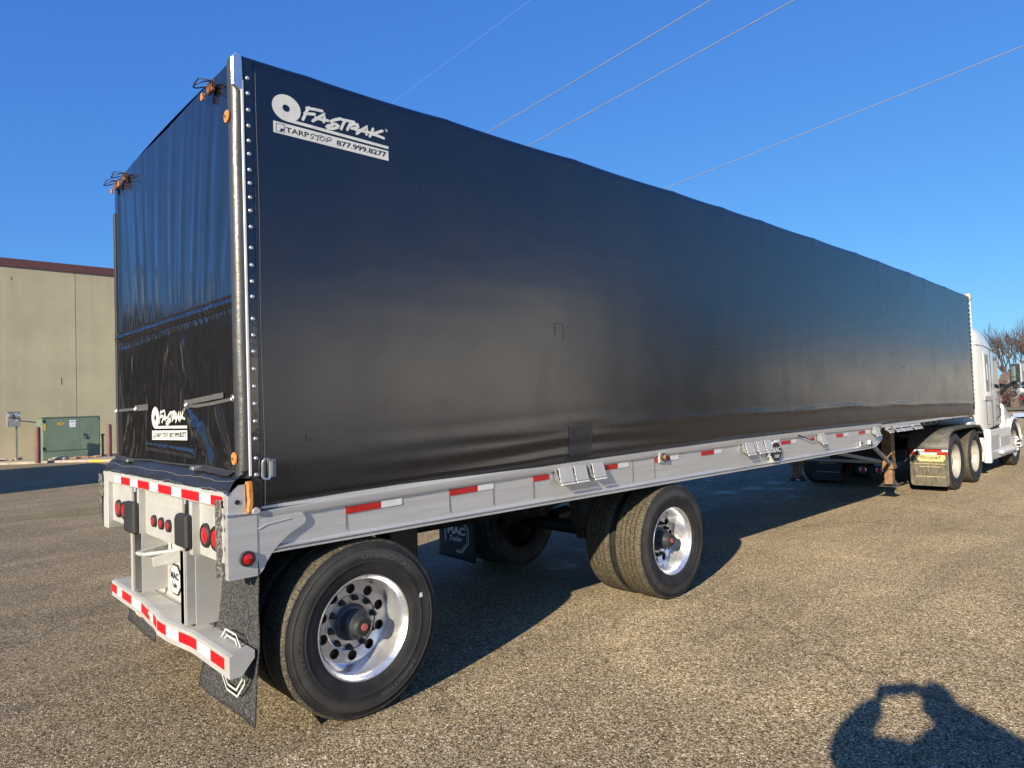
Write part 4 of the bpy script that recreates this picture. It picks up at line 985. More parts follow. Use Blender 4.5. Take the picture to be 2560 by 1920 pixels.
# ---- running gear
for x in (.66, 3.773):
    m = MB(); m.tube([(x, .5, RT), (x, 2.1, RT)], .068, 20); AX = m.build('axle', 'black', TR, smooth=True)
    for y in (.78, 1.81):
        s = 1
        m = MB(); m.tube([(x, y, RT+.06), (x, y, 1.05)], [.14, .13], 20); m.lathe([(.001, .60), (.15, .60), (.17, .68), (.15, .74), (.17, .82), (.15, .88), (.15, 1.0), (.001, 1.0)], 24, 'z', (x-.28, y, 0)); m.build('air_spring', 'rubber', AX, smooth=True)
        m = MB(); m.hexa([(x+.75, y-.05, .70), (x-.40, y-.05, .50), (x-.40, y+.05, .50), (x+.75, y+.05, .70), (x+.75, y-.05, .82), (x-.40, y-.05, .60), (x-.40, y+.05, .60), (x+.75, y+.05, .82)]); m.box(x+.60, x+.85, y-.08, y+.08, .66, 1.06); m.build('trailing_arm', 'black', AX, bevel=.01)
        m = MB(); m.tube([(x+.20, y+.12*(1 if y < 1.3 else -1), RT+.02), (x+.42, y+.12*(1 if y < 1.3 else -1), RT+.04)], .09, 16); m.build('brake_chamber', 'black', AX, smooth=True)
m = MB()
for (pts, r) in (([( .35, .9, 1.02), (1.2, .75, .97), (2.2, .85, .99), (2.9, 1.0, .96), (3.4, .95, .98)], .014), ([(1.0, .8, 1.0), (1.5, .7, .93), (2.1, .75, .97), (2.6, .9, .95)], .009), ([(1.1, .7, 1.0), (1.25, .68, .88), (1.4, .7, .97)], .006), ([(2.0, .8, .98), (2.05, .78, .90), (2.2, .82, .96)], .006)):
    m.tube(pts, r, 6)
m.build('air_line', 'rubber', TR, smooth=True)
m = MB(); m.tube([(1.4, 1.05, .92), (2.55, 1.05, .92)], .15, 20); m.build('air_tank', 'black', TR, smooth=True)
m = MB(); m.box(1.5, 2.75, 1.60, 1.68, .86, .93); m.build('frame_brace', 'black', TR)

# ---- landing gear
def leg(y):
    m = MB(); m.box(10.62, 10.79, y-.075, y+.075, .535, 1.20); LG = m.build('landing_leg', 'legsteel', TR, bevel=.006)
    m = MB(); m.box(10.605, 10.805, y-.09, y+.09, .52, .575); m.build('leg_collar', 'legsteel', LG, bevel=.006)
    m = MB(); m.box(10.645, 10.765, y-.06, y+.06, .27, .52); m.build('inner_leg', 'legsteel', LG, bevel=.004)
    m = MB()
    m.box(10.56, 10.85, y-.13, y+.13, .235, .247)
    for s in (-1, 1):
        yy = y+s*.062
        m.add([(10.64, yy, .247), (10.77, yy, .247), (10.77, yy, .33), (10.64, yy, .33), (10.64, yy+s*.065, .247), (10.77, yy+s*.065, .247)], [(0,1,2,3), (0,3,4), (1,5,2), (3,2,5,4), (0,4,5,1)])
    m.build('leg_foot', 'hub', LG)
    return LG
leg(.50); leg(2.03)
m = MB(); m.tube([(10.68, .57, .625), (10.68, 1.96, .625)], .028, 12); m.build('cross_shaft', 'aluwhite', TR, smooth=True)
for (a, b) in (((8.42, -.012, 1.10), (10.61, .46, .62)), ((9.1, 1.25, .98), (10.62, .60, .64)), ((8.42, 2.60, 1.10), (10.61, 2.07, .62))):
    m = MB(); m.tube([a, b], .030, 8); m.build('leg_brace', 'aluwhite', TR, smooth=True)
m = MB(); m.box(8.15, 8.50, -.004, .012, 1.06, 1.125); m.build('brace_plate', 'alu', TR)
m = MB(); m.lathe([(.001, -.006), (.016, -.006), (.018, 0)], 10, 'y', (8.42, -.045, 1.10)); m.lathe([(.001, -.006), (.016, -.006), (.018, 0)], 10, 'y', (8.20, -.006, 1.10)); m.build('brace_bolt', 'black', TR)

# ================================================================ TRACTOR
TK = empty('semi_tractor', 'white sleeper cab semi tractor coupled to the front of the black trailer', 'truck', (12.6, 1.3, 0))
TK.location = (0, 0, 0)
def sect(x, y0, z0, z1, r, rt=None, n=7):
    """rounded cross-section symmetric about the centre line"""
    yc_ = 1.295; rt = rt or r; pts = []
    hw = yc_-y0
    def corner(cy, cz, rad, a0):
        return [(x, yc_+cy+rad*cos(radians(a0+90*k/(n-1))), cz+rad*sin(radians(a0+90*k/(n-1)))) for k in range(n)]
    pts += corner(hw-rt, z1-rt, rt, 0); pts += corner(-(hw-rt), z1-rt, rt, 90)
    pts += corner(-(hw-r), z0+r, r, 180); pts += corner(hw-r, z0+r, r, 270)
    return pts
def loft(name, stations, mat, parent, capped=True):
    m = MB(); n = None; vs_ = []
    for s in stations: q = sect(*s); n = len(q); vs_ += q
    fs = [(i*n+k, i*n+(k+1) % n, (i+1)*n+(k+1) % n, (i+1)*n+k) for i in range(len(stations)-1) for k in range(n)]
    fs += [tuple(range(n)), tuple((len(stations)-1)*n+k for k in range(n))]
    m.add(vs_, fs); return m.build(name, mat, parent, smooth=True)
CB = loft('sleeper_cab', [(14.42, .30, 1.00, 3.00, .06, .22), (14.50, .17, .96, 3.06, .06, .26), (14.66, .09, .93, 3.10, .06, .30), (14.95, .05, .92, 3.12, .06, .36), (15.4, .05, .95, 3.08, .05, .40), (15.85, .06, .98, 2.92, .05, .40), (16.25, .09, 1.0, 2.66, .05, .36), (16.45, .11, 1.0, 2.40, .05, .25), (16.75, .14, 1.02, 1.98, .05, .18), (17.0, .17, 1.05, 1.58, .05, .14)], 'cab', TK)
HD = loft('hood', [(16.98, .13, .92, 1.50, .06, .16), (17.4, .17, .90, 1.44, .06, .20), (17.9, .22, .86, 1.37, .06, .24), (18.4, .32, .80, 1.26, .06, .26), (18.75, .46, .72, 1.10, .08, .24), (18.9, .62, .66, .95, .08, .12)], 'cab', TK)
m = MB(); m.prism([(14.98, .30), (17.35, .32), (17.35, .46), (17.2, .62), (17.12, .92), (14.94, .92)], 1, .055, .20); SK = m.build('side_skirt', 'cab', TK, bevel=.012)
m = MB(); m.prism([(14.98, .30), (17.35, .32), (17.35, .46), (17.2, .62), (17.12, .92), (14.94, .92)], 1, 2.39, 2.535); m.build('side_skirt', 'cab', TK, bevel=.012)
m = MB(); m.prism([(15.32, .50), (15.95, .50), (16.0, .80), (15.35, .80)], 1, .0475, .055); m.build('skirt_panel', 'cabgrey', SK)
m = MB(); m.prism([(16.1, .54), (17.0, .54), (17.0, .74), (16.1, .74)], 1, .0475, .055); m.build('skirt_panel', 'cabgrey', SK)
m = MB(); m.prism([(15.32, .32), (15.95, .32), (15.95, .46), (15.32, .48)], 1, .0475, .055); m.build('skirt_panel', 'cabgrey', SK)
m = MB(); m.box(15.9, 17.2, -.04, .05, .40, .46); m.build('cab_step', 'cab', TK, bevel=.012)
m = MB(); m.prism([(14.90, .28), (15.02, .28), (15.02, .96), (14.94, .96)], 1, -.02, .10); m.build('skirt_edge', 'cab', TK, bevel=.01)
# door, vents, handles
m = MB(); m.prism([(15.05, 1.62), (15.42, 1.62), (15.42, 2.55), (15.02, 2.55)], 1, .040, .052); VF = m.build('sleeper_window', 'cab', TK, bevel=.006)
m = MB(); m.box(15.10, 15.36, .036, .040, 1.72, 2.48); m.build('window_pane', 'meter', VF)
m = MB(); m.box(15.22, 15.25, .030, .036, 1.95, 2.28); m.build('window_bar', 'white', VF)
m = MB(); m.prism([(15.9, 1.70), (16.30, 1.72), (16.22, 2.36), (15.9, 2.45)], 1, .062, .10); m.build('door_window', 'glass', TK)
m = MB(); m.tube([(15.1, .046, 1.53), (15.1, .046, 1.05), (15.95, .07, 1.03), (16.1, .075, 1.55), (15.1, .046, 1.53)], .006, 4); m.build('door_seam', 'ink', TK)
m = MB(); m.tube([(15.55, .040, .98), (15.55, .040, 2.60), (16.1, .060, 2.55), (16.42, .095, 1.75), (16.45, .10, 1.02), (15.55, .042, .98)], .005, 4); m.build('door_seam', 'ink', TK)
m = MB(); m.box(14.46, 15.3, .12, 2.47, .84, .93); m.build('cab_sill', 'black', TK)  # black box stands in for the dark shaded gap beneath the cab rear
m = MB(); m.box(14.9, 15.5, .02, .05, 1.545, 1.63); m.build('fairing_shadow_gap', 'cabgrey', TK)  # grey strip put in for the shade of the fairing gap
m = MB(); m.tube([(15.9, .03, 1.42), (15.92, -.01, 1.36), (15.92, -.01, 1.20), (15.85, .03, 1.15)], .014, 8); m.build('grab_handle', 'rubber', TK, smooth=True)
m = MB(); m.tube([(14.5, .16, 2.66), (14.7, .073, 2.665), (15.0, .046, 2.66), (15.5, .047, 2.62), (15.9, .055, 2.57)], .006, 4); m.build('roof_seam', 'ink', TK)
# mirror
m = MB(); m.hexa([(16.42, -.30, 1.90), (16.42, -.12, 1.90), (16.52, -.12, 1.90), (16.56, -.30, 1.90), (16.42, -.30, 2.29), (16.42, -.12, 2.29), (16.52, -.12, 2.29), (16.56, -.30, 2.29)]); MR = m.build('wing_mirror', 'rubber', TK, bevel=.02)
m = MB(); m.box(16.412, 16.418, -.275, -.145, 2.02, 2.24); m.box(16.412, 16.418, -.275, -.145, 1.93, 2.0); m.build('mirror_glass', 'mirror', MR)
m = MB(); m.box(16.44, 16.60, -.325, -.302, 1.90, 2.30); m.build('mirror_back', 'cabgrey', MR)
m = MB(); m.tube([(16.5, -.2, 1.91), (16.7, .02, 1.78), (16.85, .17, 1.66)], [.03, .035, .05], 8); m.tube([(16.5, -.2, 1.91), (16.65, .0, 1.84), (16.8, .15, 1.80)], .015, 8); m.build('mirror_arm', 'rubber', MR, smooth=True)
m = MB(); m.tube([(17.6, .10, 1.42), (17.75, .0, 1.60), (17.8, -.03, 1.66)], .012, 6); m.lathe([(.001, -.02), (.075, 0), (.05, .05), (.001, .07)], 16, 'x', (17.8, -.04, 1.70)); m.build('hood_mirror', 'galv', TK, smooth=True)
m = MB()
add_text(m, lambda x, y: (16.2+x, .066, 1.30+y), 'ROYAL', .05, .35, bold=.02); m.build('door_lettering', 'cabgrey', TK)
# chassis, fifth wheel, fenders
m = MB(); m.box(11.95, 18.3, .86, .95, .72, .98); m.box(11.95, 18.3, 1.64, 1.73, .72, .98); m.box(11.93, 12.0, .60, 1.95, .52, .74); CH = m.build('chassis', 'black', TK, bevel=.008)
m = MB(); m.box(12.6, 13.6, .8, 1.8, 1.0, 1.10); m.prism([(12.3, 1.0), (12.6, 1.08), (13.7, 1.10), (13.7, 1.0)], 1, .9, 1.7); m.build('fifth_wheel', 'black', TK)
m = MB(); m.box(12.1, 14.3, .62, 1.98, .94, 1.0); m.build('deck_plate', 'black', TK)
m = MB(); m.tube([(14.0, .75, 1.3), (14.2, .9, 1.9), (14.35, 1.0, 2.2)], .02, 6); m.tube([(13.2, 1.0, 1.13), (14.0, 1.0, 1.2), (14.38, 1.1, 1.5)], .018, 6); m.build('air_hose', 'rubber', TK, smooth=True)
m = MB(); m.box(14.0, 14.42, .10, 2.4, 1.07, 1.14); m.build('cab_deck_fairing', 'cab', TK, bevel=.01)
def fender(y0, y1):
    pr = [(11.99, .76), (12.02, .88), (12.10, .99), (12.24, 1.06), (12.45, 1.095), (12.9, 1.105), (13.4, 1.105), (13.85, 1.105), (14.15, 1.08), (14.35, .98), (14.42, .82)]
    m = MB(); nn = len(pr)
    v = [(x, y0, z) for x, z in pr]+[(x, y1, z) for x, z in pr]+[(x+(.0 if 0 < i < nn-1 else 0), y0, z-.045) for i, (x, z) in enumerate(pr)]
    fs = [(i, i+1, nn+i+1, nn+i) for i in range(nn-1)]+[(i, i+1, 2*nn+i+1, 2*nn+i) for i in range(nn-1)]
    m.add(v, fs); o = m.build('rear_fender', 'fender', TK, smooth=True); md = o.modifiers.new('thick', 'SOLIDIFY'); md.thickness = .012; return o
fender(-.03, .60); fender(2.62, 1.99)
def tflap(y0, y1, lit):
    m = MB(); yc_, zc = (y0+y1)/2, .435; hw, hh, r = (y1-y0)/2, .315, .06
    poly = []
    for cx_, cz_, a0 in ((hw-r, -(hh-r), 270), (hw-.005, hh-.005, 0), (-(hw-.005), hh-.005, 90), (-(hw-r), -(hh-r), 180)):
        rad = r if cz_ < 0 and a0 in (270, 180) else .005
        for k in range(6): poly.append((yc_+cx_+rad*cos(radians(a0+18*k)), zc+cz_+rad*sin(radians(a0+18*k))))
    m.prism(poly, 0, 11.955, 11.963); o = m.build('mud_flap', 'rubberdusty' if lit else 'rubber', TK)  # lit flap gets the paler dusty rubber, shaded flap plain black
    for z0, z1, segs in ((.715, .752, ((0, .11, 'redside'), (.11, .40, 'white'), (.40, .84, 'redside'), (.84, 1, 'white'))), (.665, .697, ((0, .24, 'redside'), (.24, .72, 'white'), (.72, 1, 'redside')))):
        for a, b, c in segs:
            k = MB(); ya = y1-(y1-y0)*a; yb = y1-(y1-y0)*b; k.box(11.945, 11.9545, min(ya, yb), max(ya, yb), z0, z1); k.build('reflective_tape', c, o)
    k = MB(); fx = 11.953
    if True:
        k.add([(fx, y1-(y1-y0)*a, z) for a, z in ((.10, .655), (.30, .655), (.45, .66), (.92, .655), (.93, .60), (.86, .545), (.26, .545), (.18, .60))], [(0, 1, 7), (1, 2, 3, 4, 5, 6, 7)])
        k.build('logo_shield', 'gold', o)
    k = MB(); add_text(k, lambda x, y: (fx-.002, y1-.15-x, .575+y), 'Royal', .07, .34, shear=.35, bold=.02); k.build('logo_lettering', 'rubberdusty', o)
    k = MB(); s_ = (y1-y0)
    add_text(k, lambda x, y: (fx, y1-.07-x, .490+y), 'Serving Quality Transportation', .026, s_*.80, bold=.02)
    add_text(k, lambda x, y: (fx, y1-.15-x, .440+y), 'Equipment Solutions', .026, s_*.54, bold=.02)
    add_text(k, lambda x, y: (fx, y1-.09-x, .270+y), 'www.royaltrailersales.com', .024, s_*.76, bold=.02)
    k.build('flap_lettering', 'gold', o)
tflap(-.03, .565, True); tflap(1.745, 2.31, False)
for y in (1.06, 1.345):
    m = MB(); m.lathe([(.062, 0), (.062, -.02), (.052, -.026), (.047, -.02)], 24, 'x'); L_ = m.build('tail_lamp', 'alubright', TK, smooth=True, loc=(11.93, y, .355))
    m = MB(); m.lathe([(.048, -.018), (.03, -.026), (.001, -.03)], 24, 'x'); m.build('lens', 'lens', L_, smooth=True)
m = MB(); m.box(11.94, 11.97, .93, 1.48, .28, .43); m.build('lamp_bracket', 'black', TK, bevel=.01)
# tractor wheels
def truck_wheel(x, y, rot=0, steer=False, dual=True):
    Wt = make_wheel('wheel', 'tyre', TK, deep=True, rim_mat='dirtywheel', txt=False, nseg=64)
    Wt.location = (x, y, .50); Wt.rotation_euler = (0, 0, rot)
    m = MB(); m.lathe([(.105, .17), (.10, .10), (.08, .06), (.03, .05), (.001, .05)], 24, 'y'); m.build('hub', 'dirtywheel', Wt, smooth=True)
    if dual:
        c = make_wheel('wheel', 'tyre', TK, deep=False, rim_mat='galv', txt=False, nseg=64); c.location = (x, y+(.335 if rot == 0 else -.335), .50); c.rotation_euler = (0, 0, rot)
    return Wt
truck_wheel(12.62, .03); truck_wheel(13.90, .03); truck_wheel(12.62, WD-.03, pi); truck_wheel(13.90, WD-.03, pi)
SW = make_wheel('wheel', 'tyre', TK, deep=False, rim_mat='dirtywheel', txt=False, nseg=64); SW.location = (17.75, .12, .50)
m = MB(); m.lathe([(.24, .10), (.20, .02), (.15, .0), (.11, -.01), (.09, -.06), (.001, -.07)], 32, 'y'); m.build('hub', 'dirtywheel', SW, smooth=True)
for k in range(10):
    a = 2*pi*k/10; m = MB(); m.lathe([(.02, .0), (.018, -.03), (.006, -.085), (.001, -.09)], 8, 'y', (.143*cos(a), 0, .143*sin(a))); m.build('lug_nut_cover', 'alubright', SW, smooth=True)
c = make_wheel('wheel', 'tyre', TK, deep=False, rim_mat='dirtywheel', txt=False, nseg=64); c.location = (17.75, WD-.12, .50); c.rotation_euler = (0, 0, pi)
# wheel arch of the hood and bumper
m = MB()
arc_ = [(17.75+.60*cos(radians(a)), .50+.58*sin(radians(a))) for a in range(0, 181, 15)]
v = [(x, .08, z) for x, z in arc_]+[(x, .36, z) for x, z in arc_]+[(x+(.03 if x > 17.75 else -.03), .10, z+.06) for x, z in arc_]
k = len(arc_); m.add(v, [(i, i+1, k+i+1, k+i) for i in range(k-1)]+[(i, i+1, 2*k+i+1, 2*k+i) for i in range(k-1)])
o = m.build('front_fender', 'cab', TK, smooth=True); md = o.modifiers.new('t', 'SOLIDIFY'); md.thickness = .02
m = MB(); m.box(18.55, 18.95, .15, 2.44, .32, .66); m.build('front_bumper', 'cab', TK, bevel=.05)
m = MB(); m.box(12.2, 18.2, 1.0, 1.6, .45, .72); m.build('driveline', 'black', TK)
m = MB(); m.tube([(14.45, .38, .56), (14.95, .38, .56)], .26, 24); m.build('fuel_tank', 'dirtywheel', TK, smooth=True)

# ================================================================ OVERHEAD WIRES, POLES
def wire_pts(p0, d, s0, s1, sg):
    return [(p0[0]+d[0]*s, p0[1]+d[1]*s, p0[2]+sg*(((s-(s0+s1)/2)/((s1-s0)/2))**2-1)) for s in [s0+(s1-s0)*i/48 for i in range(49)]]
WR = [((11.9, 0), 10.55, .095), ((13.3, 0), 10.5, .12), ((19.6, 0), 10.3, .176)]
WR = [((11.05, 0), .095, 'thin overhead cable, leftmost of the three crossing the sky above the trailer'), ((12.45, 0), .12, 'overhead cable in the middle of the three crossing the sky above the trailer'), ((18.98, 0), .1755, 'overhead cable nearest the truck cab, rightmost of the three in the sky')]
for (x0, y0), dx, lb in WR:
    m = MB(); pts = []
    for i in range(61):
        y = -34+100*i/60.; pts.append((x0-.35+dx*y, y, 9.9+.55*((y-8)/42.)**2))
    m.tube(pts, .012, 6); tag(m.build('power_line', 'wire', smooth=True), lb, 'cable', 'overhead cables')
for yy, nm in ((-34, 'weathered wooden utility pole behind the photographer'), (66, 'weathered wooden utility pole far beyond the tan building')):
    UP = empty('utility_pole', nm, 'pole', (12.5+.13*yy, yy, 0))
    m = MB(); m.tube([(0, 0, 0), (0, 0, 11.2)], [.16, .11], 12); m.build('pole', 'wood', UP, smooth=True)
    m = MB(); m.box(-7, 7, -.06, .06, 10.2, 10.32); m.build('crossarm', 'wood', UP)
m = MB(); m.tube([(8.284*150, 5.959*150, 1500), (8.631*150, 11.399*150, 1500)], 1, 6)
m = MB()
a = CAM+Vector((.7025, .6853, .6002))*3600; b = CAM+Vector((.557, .8274, .4594))*3600*(.6002/.4594)*1.0
d = (b-a); m.tube([a-d*.6, a, b, b+d*.5], 3.4, 8); tag(m.build('contrail', 'contrail', smooth=True), 'faint thin contrail high in the blue sky left of the cables', 'contrail')

# ================================================================ BACKGROUND RIGHT
rt_ = random.Random(11)
def bare_tree_meshes(seed, h, levels=6):
    rnd = random.Random(seed); tr = MB(); cr = MB()
    def br(mb, p, d, l, r, lev):
        segs = 3; pts = [p]; rs = [r]; q = p.copy(); dd = d.copy()
        for s in range(segs):
            dd = (dd+Vector((rnd.uniform(-.13, .13), rnd.uniform(-.13, .13), rnd.uniform(-.03, .10)))).normalized(); q = q+dd*l/segs; pts.append(q.copy()); rs.append(r*(1-.35*(s+1)/segs))
        mb.tube(pts, rs, 6 if lev < 2 else 3, caps=False)
        if lev >= levels: return
        n = 3 if lev < levels-1 else 3
        for k in range(n+(1 if lev == 0 else 0)):
            a = rnd.uniform(0, 2*pi); sp = rnd.uniform(.25, .62); ax = dd.orthogonal().normalized(); ax2 = dd.cross(ax)
            nd = (dd*cos(sp)+(ax*cos(a)+ax2*sin(a))*sin(sp)+Vector((0, 0, .12))).normalized()
            st_ = pts[-1] if k < 2 else pts[-2]
            br(cr if lev >= 0 else mb, st_, nd, l*rnd.uniform(.66, .86), max(.008, r*.60), lev+1)
    br(tr, Vector((0, 0, 0)), Vector((0, 0, 1)), h*.24, h*.022, 0)
    return tr, cr
protos = []
for sd_ in (1, 2, 3):
    tr, cr = bare_tree_meshes(sd_, 10.)
    T = empty('bare_tree', 'tmp', 'tree', (0, 0, 0)); tr.build('trunk', 'bark', T, smooth=True); cr.build('crown', 'twig', T); protos.append(T)
def pol(az, dist): return (CAM.x+dist*cos(radians(az)), CAM.y+dist*sin(radians(az)))
trees = [(10.85, 88, 1.02, 0, 'bare reddish tree standing right behind the truck cab'), (9.55, 90, 1.05, 1, 'bare reddish tree cut by the right edge of the picture'), (11.9, 98, .92, 2, 'bare tree mostly hidden by the truck cab roof'), (8.3, 95, 1.0, 0, 'bare tree just outside the right edge of the picture'),
         (-14, 75, .9, 1, 'bare tree on the open side, first north of the beige hall'), (-26, 62, .8, 2, 'bare tree on the open side before the beige hall'), (-23, 70, .9, 0, 'bare tree on the open side next to the dark conifers'), (112, 60, .9, 1, 'bare tree beyond the left end of the lot'), (122, 66, 1.0, 2, 'tall bare tree at the far left end of the lot'), (131, 58, .85, 0, 'bare tree behind the parked box trailer')]  # trees on this line are out of view, added for the tarp reflections
used = set()
for az, ds_, s, k, lb in trees:
    o = protos[k] if k not in used else copy_tree(protos[k]); used.add(k)
    x, y = pol(az, ds_); o.location = (x, y, 0); o.scale = (s, s, s); o.rotation_euler = (0, 0, rt_.uniform(0, 6)); o['label'] = lb; o['group'] = 'bare winter trees'
# grass verge, snow and far road
def sector(name, mat, az0, az1, d0, d1, z, kind='structure'):
    m = MB()
    def fn(u, v): x, y = pol(az0+(az1-az0)*u, d0+(d1-d0)*v+1.2*nz(u*9, v*3, 2)*(1 if v in (0, 1) else 0)); return (x, y, z+.04*nz(u*30, v*10, 1))
    m.grid(fn, 40, 8); o = m.build(name, mat); o['kind'] = kind; return o
sector('grass_verge', 'grass', -4, 22, 66, 84, .10)
sector('grass_bank', 'grass', -6, 30, 108, 170, .25)
sn = sector('snow_patch', 'snow', 4, 10.6, 50, 59, .09, 'stuff'); sn['label'] = 'patch of old snow beside the grass beyond the truck'
# shrubs
def shrub(x, y, h, w_, lb, seed):
    m = MB(); rnd = random.Random(seed)
    for k in range(520):
        a = rnd.uniform(0, 2*pi); rr_ = w_*sqrt(rnd.random())*(.7+.3*rnd.random()); z = h*rnd.random()**.8*(1-.35*(rr_/w_)**2); p = Vector((rr_*cos(a), rr_*sin(a), z+.1)); s = rnd.uniform(.06, .14)
        d1 = Vector((rnd.uniform(-1, 1), rnd.uniform(-1, 1), rnd.uniform(-1, 1))).normalized()*s; d2 = d1.orthogonal().normalized()*s*.7
        m.add([p-d1, p+d2, p+d1, p-d2], [(0, 1, 2, 3)])
    o = m.build('shrub', 'shrub', loc=(x, y, 0)); return tag(o, lb, 'shrub', 'russet shrubs along the far lot')
for i, (az, ds_, h, w_) in enumerate(((9.75, 80, 2.6, 2.0), (10.25, 86, 1.9, 1.6), (11.2, 84, 1.6, 1.5), (9.2, 82, 2.2, 1.8))):
    x, y = pol(az, ds_); shrub(x, y, h, w_, ['russet shrub at the right edge of the picture', 'russet shrub beneath the wing mirror', 'low russet shrub beside the windscreen of the cab', 'russet shrub just beyond the right edge'][i], i)
def car(x, y, rz, mat, lb, name='parked_car'):
    C_ = empty(name, lb, 'car', (x, y, 0), 'cars parked in the far lot', rz)
    prof = [(-2.3, .35), (2.25, .35), (2.32, .62), (2.2, .82), (1.15, .98), (.45, 1.48), (-1.2, 1.52), (-2.05, 1.05), (-2.32, .95)]
    m = MB(); m.prism(prof, 1, -.88, .88); m.v = [(a, b*(1-.18*max(0, c-.95)/.55), c) for a, b, c in m.v]; m.build('body', mat, C_, bevel=.06)
    m = MB(); m.prism([(1.0, 1.02), (.42, 1.42), (-1.15, 1.45), (-1.8, 1.05)], 1, -.86, .86); m.v = [(a, b*(1-.14*max(0, c-.95)/.55)*1.012, c) for a, b, c in m.v]; m.build('window', 'glass', C_)
    for a in (-1.45, 1.4):
        for b in (-.86, .86): m = MB(); m.lathe([(.001, -.1), (.2, -.11), (.32, -.10), (.33, 0), (.32, .1), (.001, .1)], 20, 'y', (a, b, .33)); m.build('wheel', 'rubber', C_, smooth=True)
x, y = pol(10.95, 92); car(x, y, radians(100), 'redcar', 'red car parked behind the truck cab near the bare trees')
x, y = pol(10.12, 96); car(x, y, radians(95), 'whitecar', 'white car parked right of the red one under the wing mirror')
x, y = pol(10.45, 78); m = MB(); m.tube([(0, 0, 0), (0, 0, .95)], [.42, .36], 12); tag(m.build('tree_stump', 'bark', smooth=True, loc=(x, y, .1)), 'short tan tree stump on the grass below the red car', 'stump')
# unseen halls, snow and conifers, added on the open side to shape tarp reflections
def hall(name, x, y, rz, lx, ly, h, mat, lb):
    B = empty(name, lb, 'building', (x, y, 0), None, rz)
    m = MB(); m.box(-lx/2, lx/2, -ly/2, ly/2, 0, h); m.build('wall', mat, B)
    m = MB(); m.prism([(-ly/2-.3, h), (ly/2+.3, h), (0, h+ly*.10)], 0, -lx/2-.3, lx/2+.3); m.build('roof', 'greyroof', B)
    for i in range(int(lx//8)): m = MB(); m.box(-lx/2+3+i*8, -lx/2+6.5+i*8, -ly/2-.05, -ly/2+.02, 0, 3.6); m.build('overhead_door', 'aluwhite', B)
    for i in range(int(lx//8)): m = MB(); m.box(-lx/2+3+i*8, -lx/2+6.5+i*8, ly/2-.02, ly/2+.05, 0, 3.6); m.build('overhead_door', 'aluwhite', B)
x, y = pol(-51.8, 60); hall('warehouse', x, y, radians(75.5), 46, 16, 9.3, 'whitewall', 'large white metal warehouse on the open side of the lot')
for a0, a1, d0, d1 in ((-62, -36, 20, 46), (-19, -12, 40, 95), (-11, -5, 60, 140)):  # snow outside the view, added to brighten the low tarp reflections
    q = sector('snow_field', 'snow', a0, a1, d0, d1, .05, 'stuff'); q['label'] = 'thin old snow covering the open side of the lot'
hall('brick_building', -19, 43.5, 0, 27, 14, 7.6, 'brownbox', 'dark brown flat building beyond the parked box trailer left of the tan building')  # added outside the view so the rear tarp mirrors something dark
x, y = pol(-18.2, 112); hall('warehouse', x, y, radians(80), 15, 14, 7.5, 'whitewall', 'smaller white warehouse farther along the open side')
x, y = pol(-10, 150); hall('warehouse', x, y, radians(85), 30, 14, 7.0, 'beige', 'distant beige hall ahead of the truck on the open side')
x, y = pol(20, 210); hall('warehouse', x, y, radians(100), 40, 20, 6.0, 'beige', 'distant hall beyond the end of the tan building')
def conifer(x, y, h, lb, seed):  # out-of-view conifers, added as the dark gap between tarp reflections
    T = empty('conifer_tree', lb, 'tree', (x, y, 0), 'dark conifers on the open side'); rnd = random.Random(seed)
    m = MB(); m.tube([(0, 0, 0), (0, 0, h*.9)], [.2, .04], 8); m.build('trunk', 'bark', T)
    m = MB()
    for k in range(900):
        t = rnd.random()**.7; z = h*(.1+.9*(1-t)); r = (h*.30)*t*(.5+.5*rnd.random()); a = rnd.uniform(0, 2*pi); p = Vector((r*cos(a), r*sin(a), z)); s = h*.05*(0.5+t)
        d1 = Vector((cos(a), sin(a), -.35)).normalized()*s; d2 = Vector((-sin(a), cos(a), 0))*s*.5; m.add([p-d1, p+d2, p+d1, p-d2], [(0, 1, 2, 3)])
    m.build('crown', 'conifer', T)
for i, az in enumerate((-29.5, -27, -24.5, -22, -20, -74, -80, -70)):
    x, y = pol(az, 46+3*(i % 3)); conifer(x, y, 7.5+(i % 2)*1.2, ['dark conifer nearest the beige warehouse', 'second dark conifer from the beige warehouse', 'middle dark conifer of the row', 'fourth dark conifer of the row', 'last dark conifer of the row', 'dark conifer behind the photographer', 'dark conifer left of the one behind the photographer', 'dark conifer right of the one behind the photographer'][i], i)
# far treeline closing the horizon
m = MB(); rnd = random.Random(9)
for k in range(9000):
    az = rnd.uniform(-180, 180); d = rnd.uniform(230, 300); x, y = pol(az, d); z = rnd.random()**1.2*(6+3.5*nz(az*.06, 1)); s = rnd.uniform(.8, 2.2)
    d1 = Vector((rnd.uniform(-1, 1), rnd.uniform(-1, 1), rnd.uniform(-1, 1))).normalized()*s; d2 = d1.orthogonal().normalized()*s*.8; p = Vector((x, y, z)); m.add([p-d1, p+d2, p+d1, p-d2], [(0, 1, 2, 3)])
stuff(m.build('far_woods', 'twig'), 'far bare woodland along the horizon')
# invented box trailer outside the left edge, casting the asphalt shadow and darkening reflections
BT = empty('parked_box_trailer', 'dark brown box trailer parked left of the picture before the tan wall', 'trailer', (-6.2, 21.6, 0), None, 0)
m = MB(); m.box(-1.3, 1.3, -5.6, 4.6, 1.2, 4.0); m.build('box_body', 'brownbox', BT, bevel=.03)
m = MB(); m.box(-1.2, 1.2, -5.4, 4.4, .95, 1.2); m.build('frame', 'black', BT)
m = MB(); m.box(-1.2, 1.2, -5.3, 4.3, .1, .95); m.build('side_skirt', 'rubber', BT)

